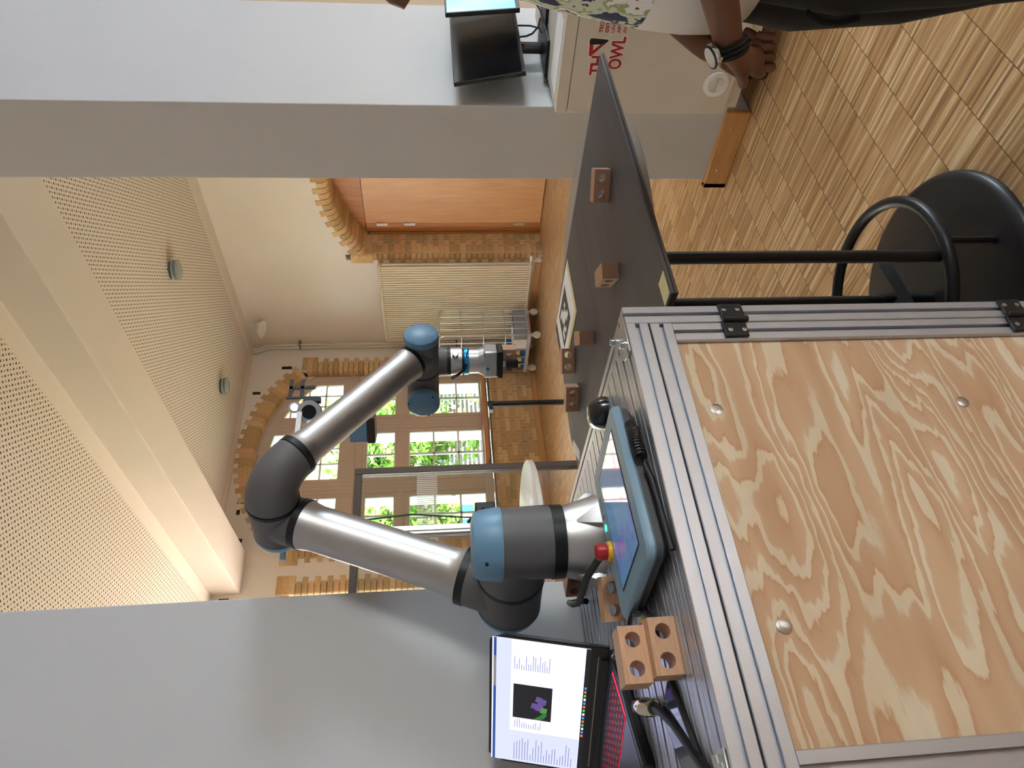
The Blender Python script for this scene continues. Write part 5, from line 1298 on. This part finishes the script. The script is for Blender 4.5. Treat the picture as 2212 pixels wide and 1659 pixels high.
def shirt_mat():
    m, n, L, b = nodes_of('print_shirt')
    tc = n.new('ShaderNodeTexCoord'); sp = n.new('ShaderNodeSeparateXYZ'); L.new(tc.outputs['Object'], sp.inputs[0])
    nz = n.new('ShaderNodeTexNoise'); nz.inputs['Scale'].default_value = 15; nz.inputs['Detail'].default_value = 5; L.new(tc.outputs['Object'], nz.inputs['Vector'])
    c = ramp(n, L, nz.outputs[0], [(.0, (26, 30, 70)), (.40, (32, 36, 84)), (.44, (200, 206, 186)), (.52, (150, 160, 110)), (.56, (230, 230, 232)), (.66, (130, 70, 58)), (.7, (216, 208, 200))], 'CONSTANT')
    inb = mth(n, L, 'MULTIPLY', mth(n, L, 'GREATER_THAN', sp.outputs[2], 1.095), mth(n, L, 'LESS_THAN', sp.outputs[2], 1.33))
    fr = mth(n, L, 'GREATER_THAN', sp.outputs[0], .0)
    mm = n.new('ShaderNodeMix'); mm.data_type = 'RGBA'; L.new(mth(n, L, 'MULTIPLY', inb, fr), mm.inputs[0]); mm.inputs[6].default_value = lin((226, 224, 222)); L.new(c, mm.inputs[7])
    L.new(mm.outputs[2], b.inputs['Base Color']); b.inputs['Roughness'].default_value = .85; return m
sh_ = rings([(.02, 0, .90, .145, .185), (.022, 0, .94, .155, .19), (.02, 0, 1.0, .158, .19), (.015, 0, 1.08, .156, .185), (.006, 0, 1.18, .148, .18), (0, 0, 1.26, .14, .178), (-.004, 0, 1.34, .12, .172), (-.01, 0, 1.40, .085, .12), (-.01, 0, 1.435, .062, .066)]).build('shirt', shirt_mat(), PR, ang=75)
so = sh_.modifiers.new('thick', 'SOLIDIFY'); so.thickness = .003
M_JK = mat('jacket_black', (14, 14, 16), .85, var=.1, bump=.3, bs=120)
jk = rings([(-.03, 0, .80, .135, .20), (-.03, 0, .9, .14, .205), (-.03, 0, 1.1, .135, .205), (-.03, 0, 1.28, .135, .2), (-.03, 0, 1.37, .11, .185), (-.03, 0, 1.42, .08, .12)])
jk.f = [f for f in jk.f if not all(jk.v[i][0] > .055 for i in f)]; jk.mi = [0]*len(jk.f)
o = jk.build('jacket', M_JK, PR, ang=75); so = o.modifiers.new('thick', 'SOLIDIFY'); so.thickness = .006
for s in (1, -1):
    ep = V((-.02, .255, 1.09)) if s > 0 else V((0, -.24, 1.08)); wp = V((.225, .155, .965)) if s > 0 else V((.2, -.05, .93))
    MB().tube([(-.015, s*.13, 1.39), (-.015, s*.17, 1.37), (-.02, s*.215, 1.25), tuple(ep.lerp(V((-.02, s*.215, 1.25)), .25)+V((-.006, s*.004, 0))), tuple(ep.lerp(wp, .1)), tuple(ep.lerp(wp, .55))], [.062, .07, .064, .06, .06, .052], 20).build('sleeve', M_JK, PR, ang=75)
for s in (1, -1):
    MB().tube([(.015, s*.07, .95), (.02, s*.085, .86), (.05, s*.095, .72), (.055, s*.1, .5), (.025, s*.1, .3), (.0, s*.1, .07)], [.105, .115, .105, .08, .068, .065], 24).build('trouser_leg', mat('trousers_black', (16, 16, 20), .8, var=.1), PR, ang=75)
    b = MB().sphere((.05, s*.108, .045), 1, 20, 10, sq=(.14, .05, .05)); b.v = [(x, y, max(0, z)) for x, y, z in b.v]; b.build('shoe', mat('shoe_dark', (30, 28, 30), .5), PR, ang=75)
MB().tube([(.15, .09, .80), (.168, .1, .77), (.17, .1, .74), (.16, .1, .70)], .006, 8).build('strap', M_JK, PR)
# hair, glasses, watch
b = MB().sphere((.005, 0, 1.64), 1, 24, 14, sq=(.105, .09, .1)); b.f = [f for f in b.f if not all(b.v[i][0] > .04 and b.v[i][2] < 1.68 for i in f) and not all(b.v[i][2] < 1.575 for i in f)]; b.mi = [0]*len(b.f)
b.build('hair', mat('hair_dark', (40, 30, 26), .7, var=.2, vs=60), PR, ang=75)
gl = MB()
for s in (1, -1):
    loop = [(.118+.004*math.cos(a), s*.036+.03*math.cos(a), 1.602+.021*math.sin(a)) for a in [2*PI*k/24 for k in range(24)]]
    gl.tube(loop, .0028, 8, closed=True); gl.tube([(.116, s*.066, 1.61), (.07, s*.079, 1.612), (.0, s*.084, 1.606)], .0025, 8)
gl.tube([(.122, -.008, 1.606), (.126, 0, 1.61), (.122, .008, 1.606)], .0025, 8)
gl.build('glasses', mat('glasses_black', (14, 14, 16), .3), PR)
wt = V((.2, .1665, .978)); fdir = (V((.225, .155, .965))-V((-.02, .255, 1.09))).normalized(); nrm = V((1.0, -.25, .35)); nrm = (nrm-fdir*nrm.dot(fdir)).normalized(); sid = fdir.cross(nrm)
w0 = V((.222, .1565, .967))
st = MB(); lp_ = []
for k in range(28):
    a = 2*PI*k/28; lp_.append(w0+nrm*(.029*math.cos(a))+sid*(.031*math.sin(a)))
for off in (-.008, 0, .008): st.tube([p+fdir*off for p in lp_], .0042, 8, closed=True)
wsp = st.build('watch_strap', mat('strap_black', (12, 12, 13), .6), PR)
MB().lathe(w0+nrm*.027, nrm, [(.021, 0), (.0225, .002), (.0225, .008), (.021, .01)], 36).build('watch_case', M_STEEL, wsp)
MB().lathe(w0+nrm*.0371, nrm, [(.0215, 0), (.021, .0022), (.0185, .0024)], 36).build('watch_bezel', M_BLKP, wsp)
MB().lathe(w0+nrm*.0393, nrm, [(.0182, 0), (.018, .0006)], 36).build('watch_dial', mat('dial_white', (236, 236, 238), .08, coat=.6), wsp)
for s in (1, -1): MB().cyl(w0+nrm*.031+sid*.022*s, w0+nrm*.031+sid*.027*s, .003, 10).build('watch_crown', M_STEEL, wsp)
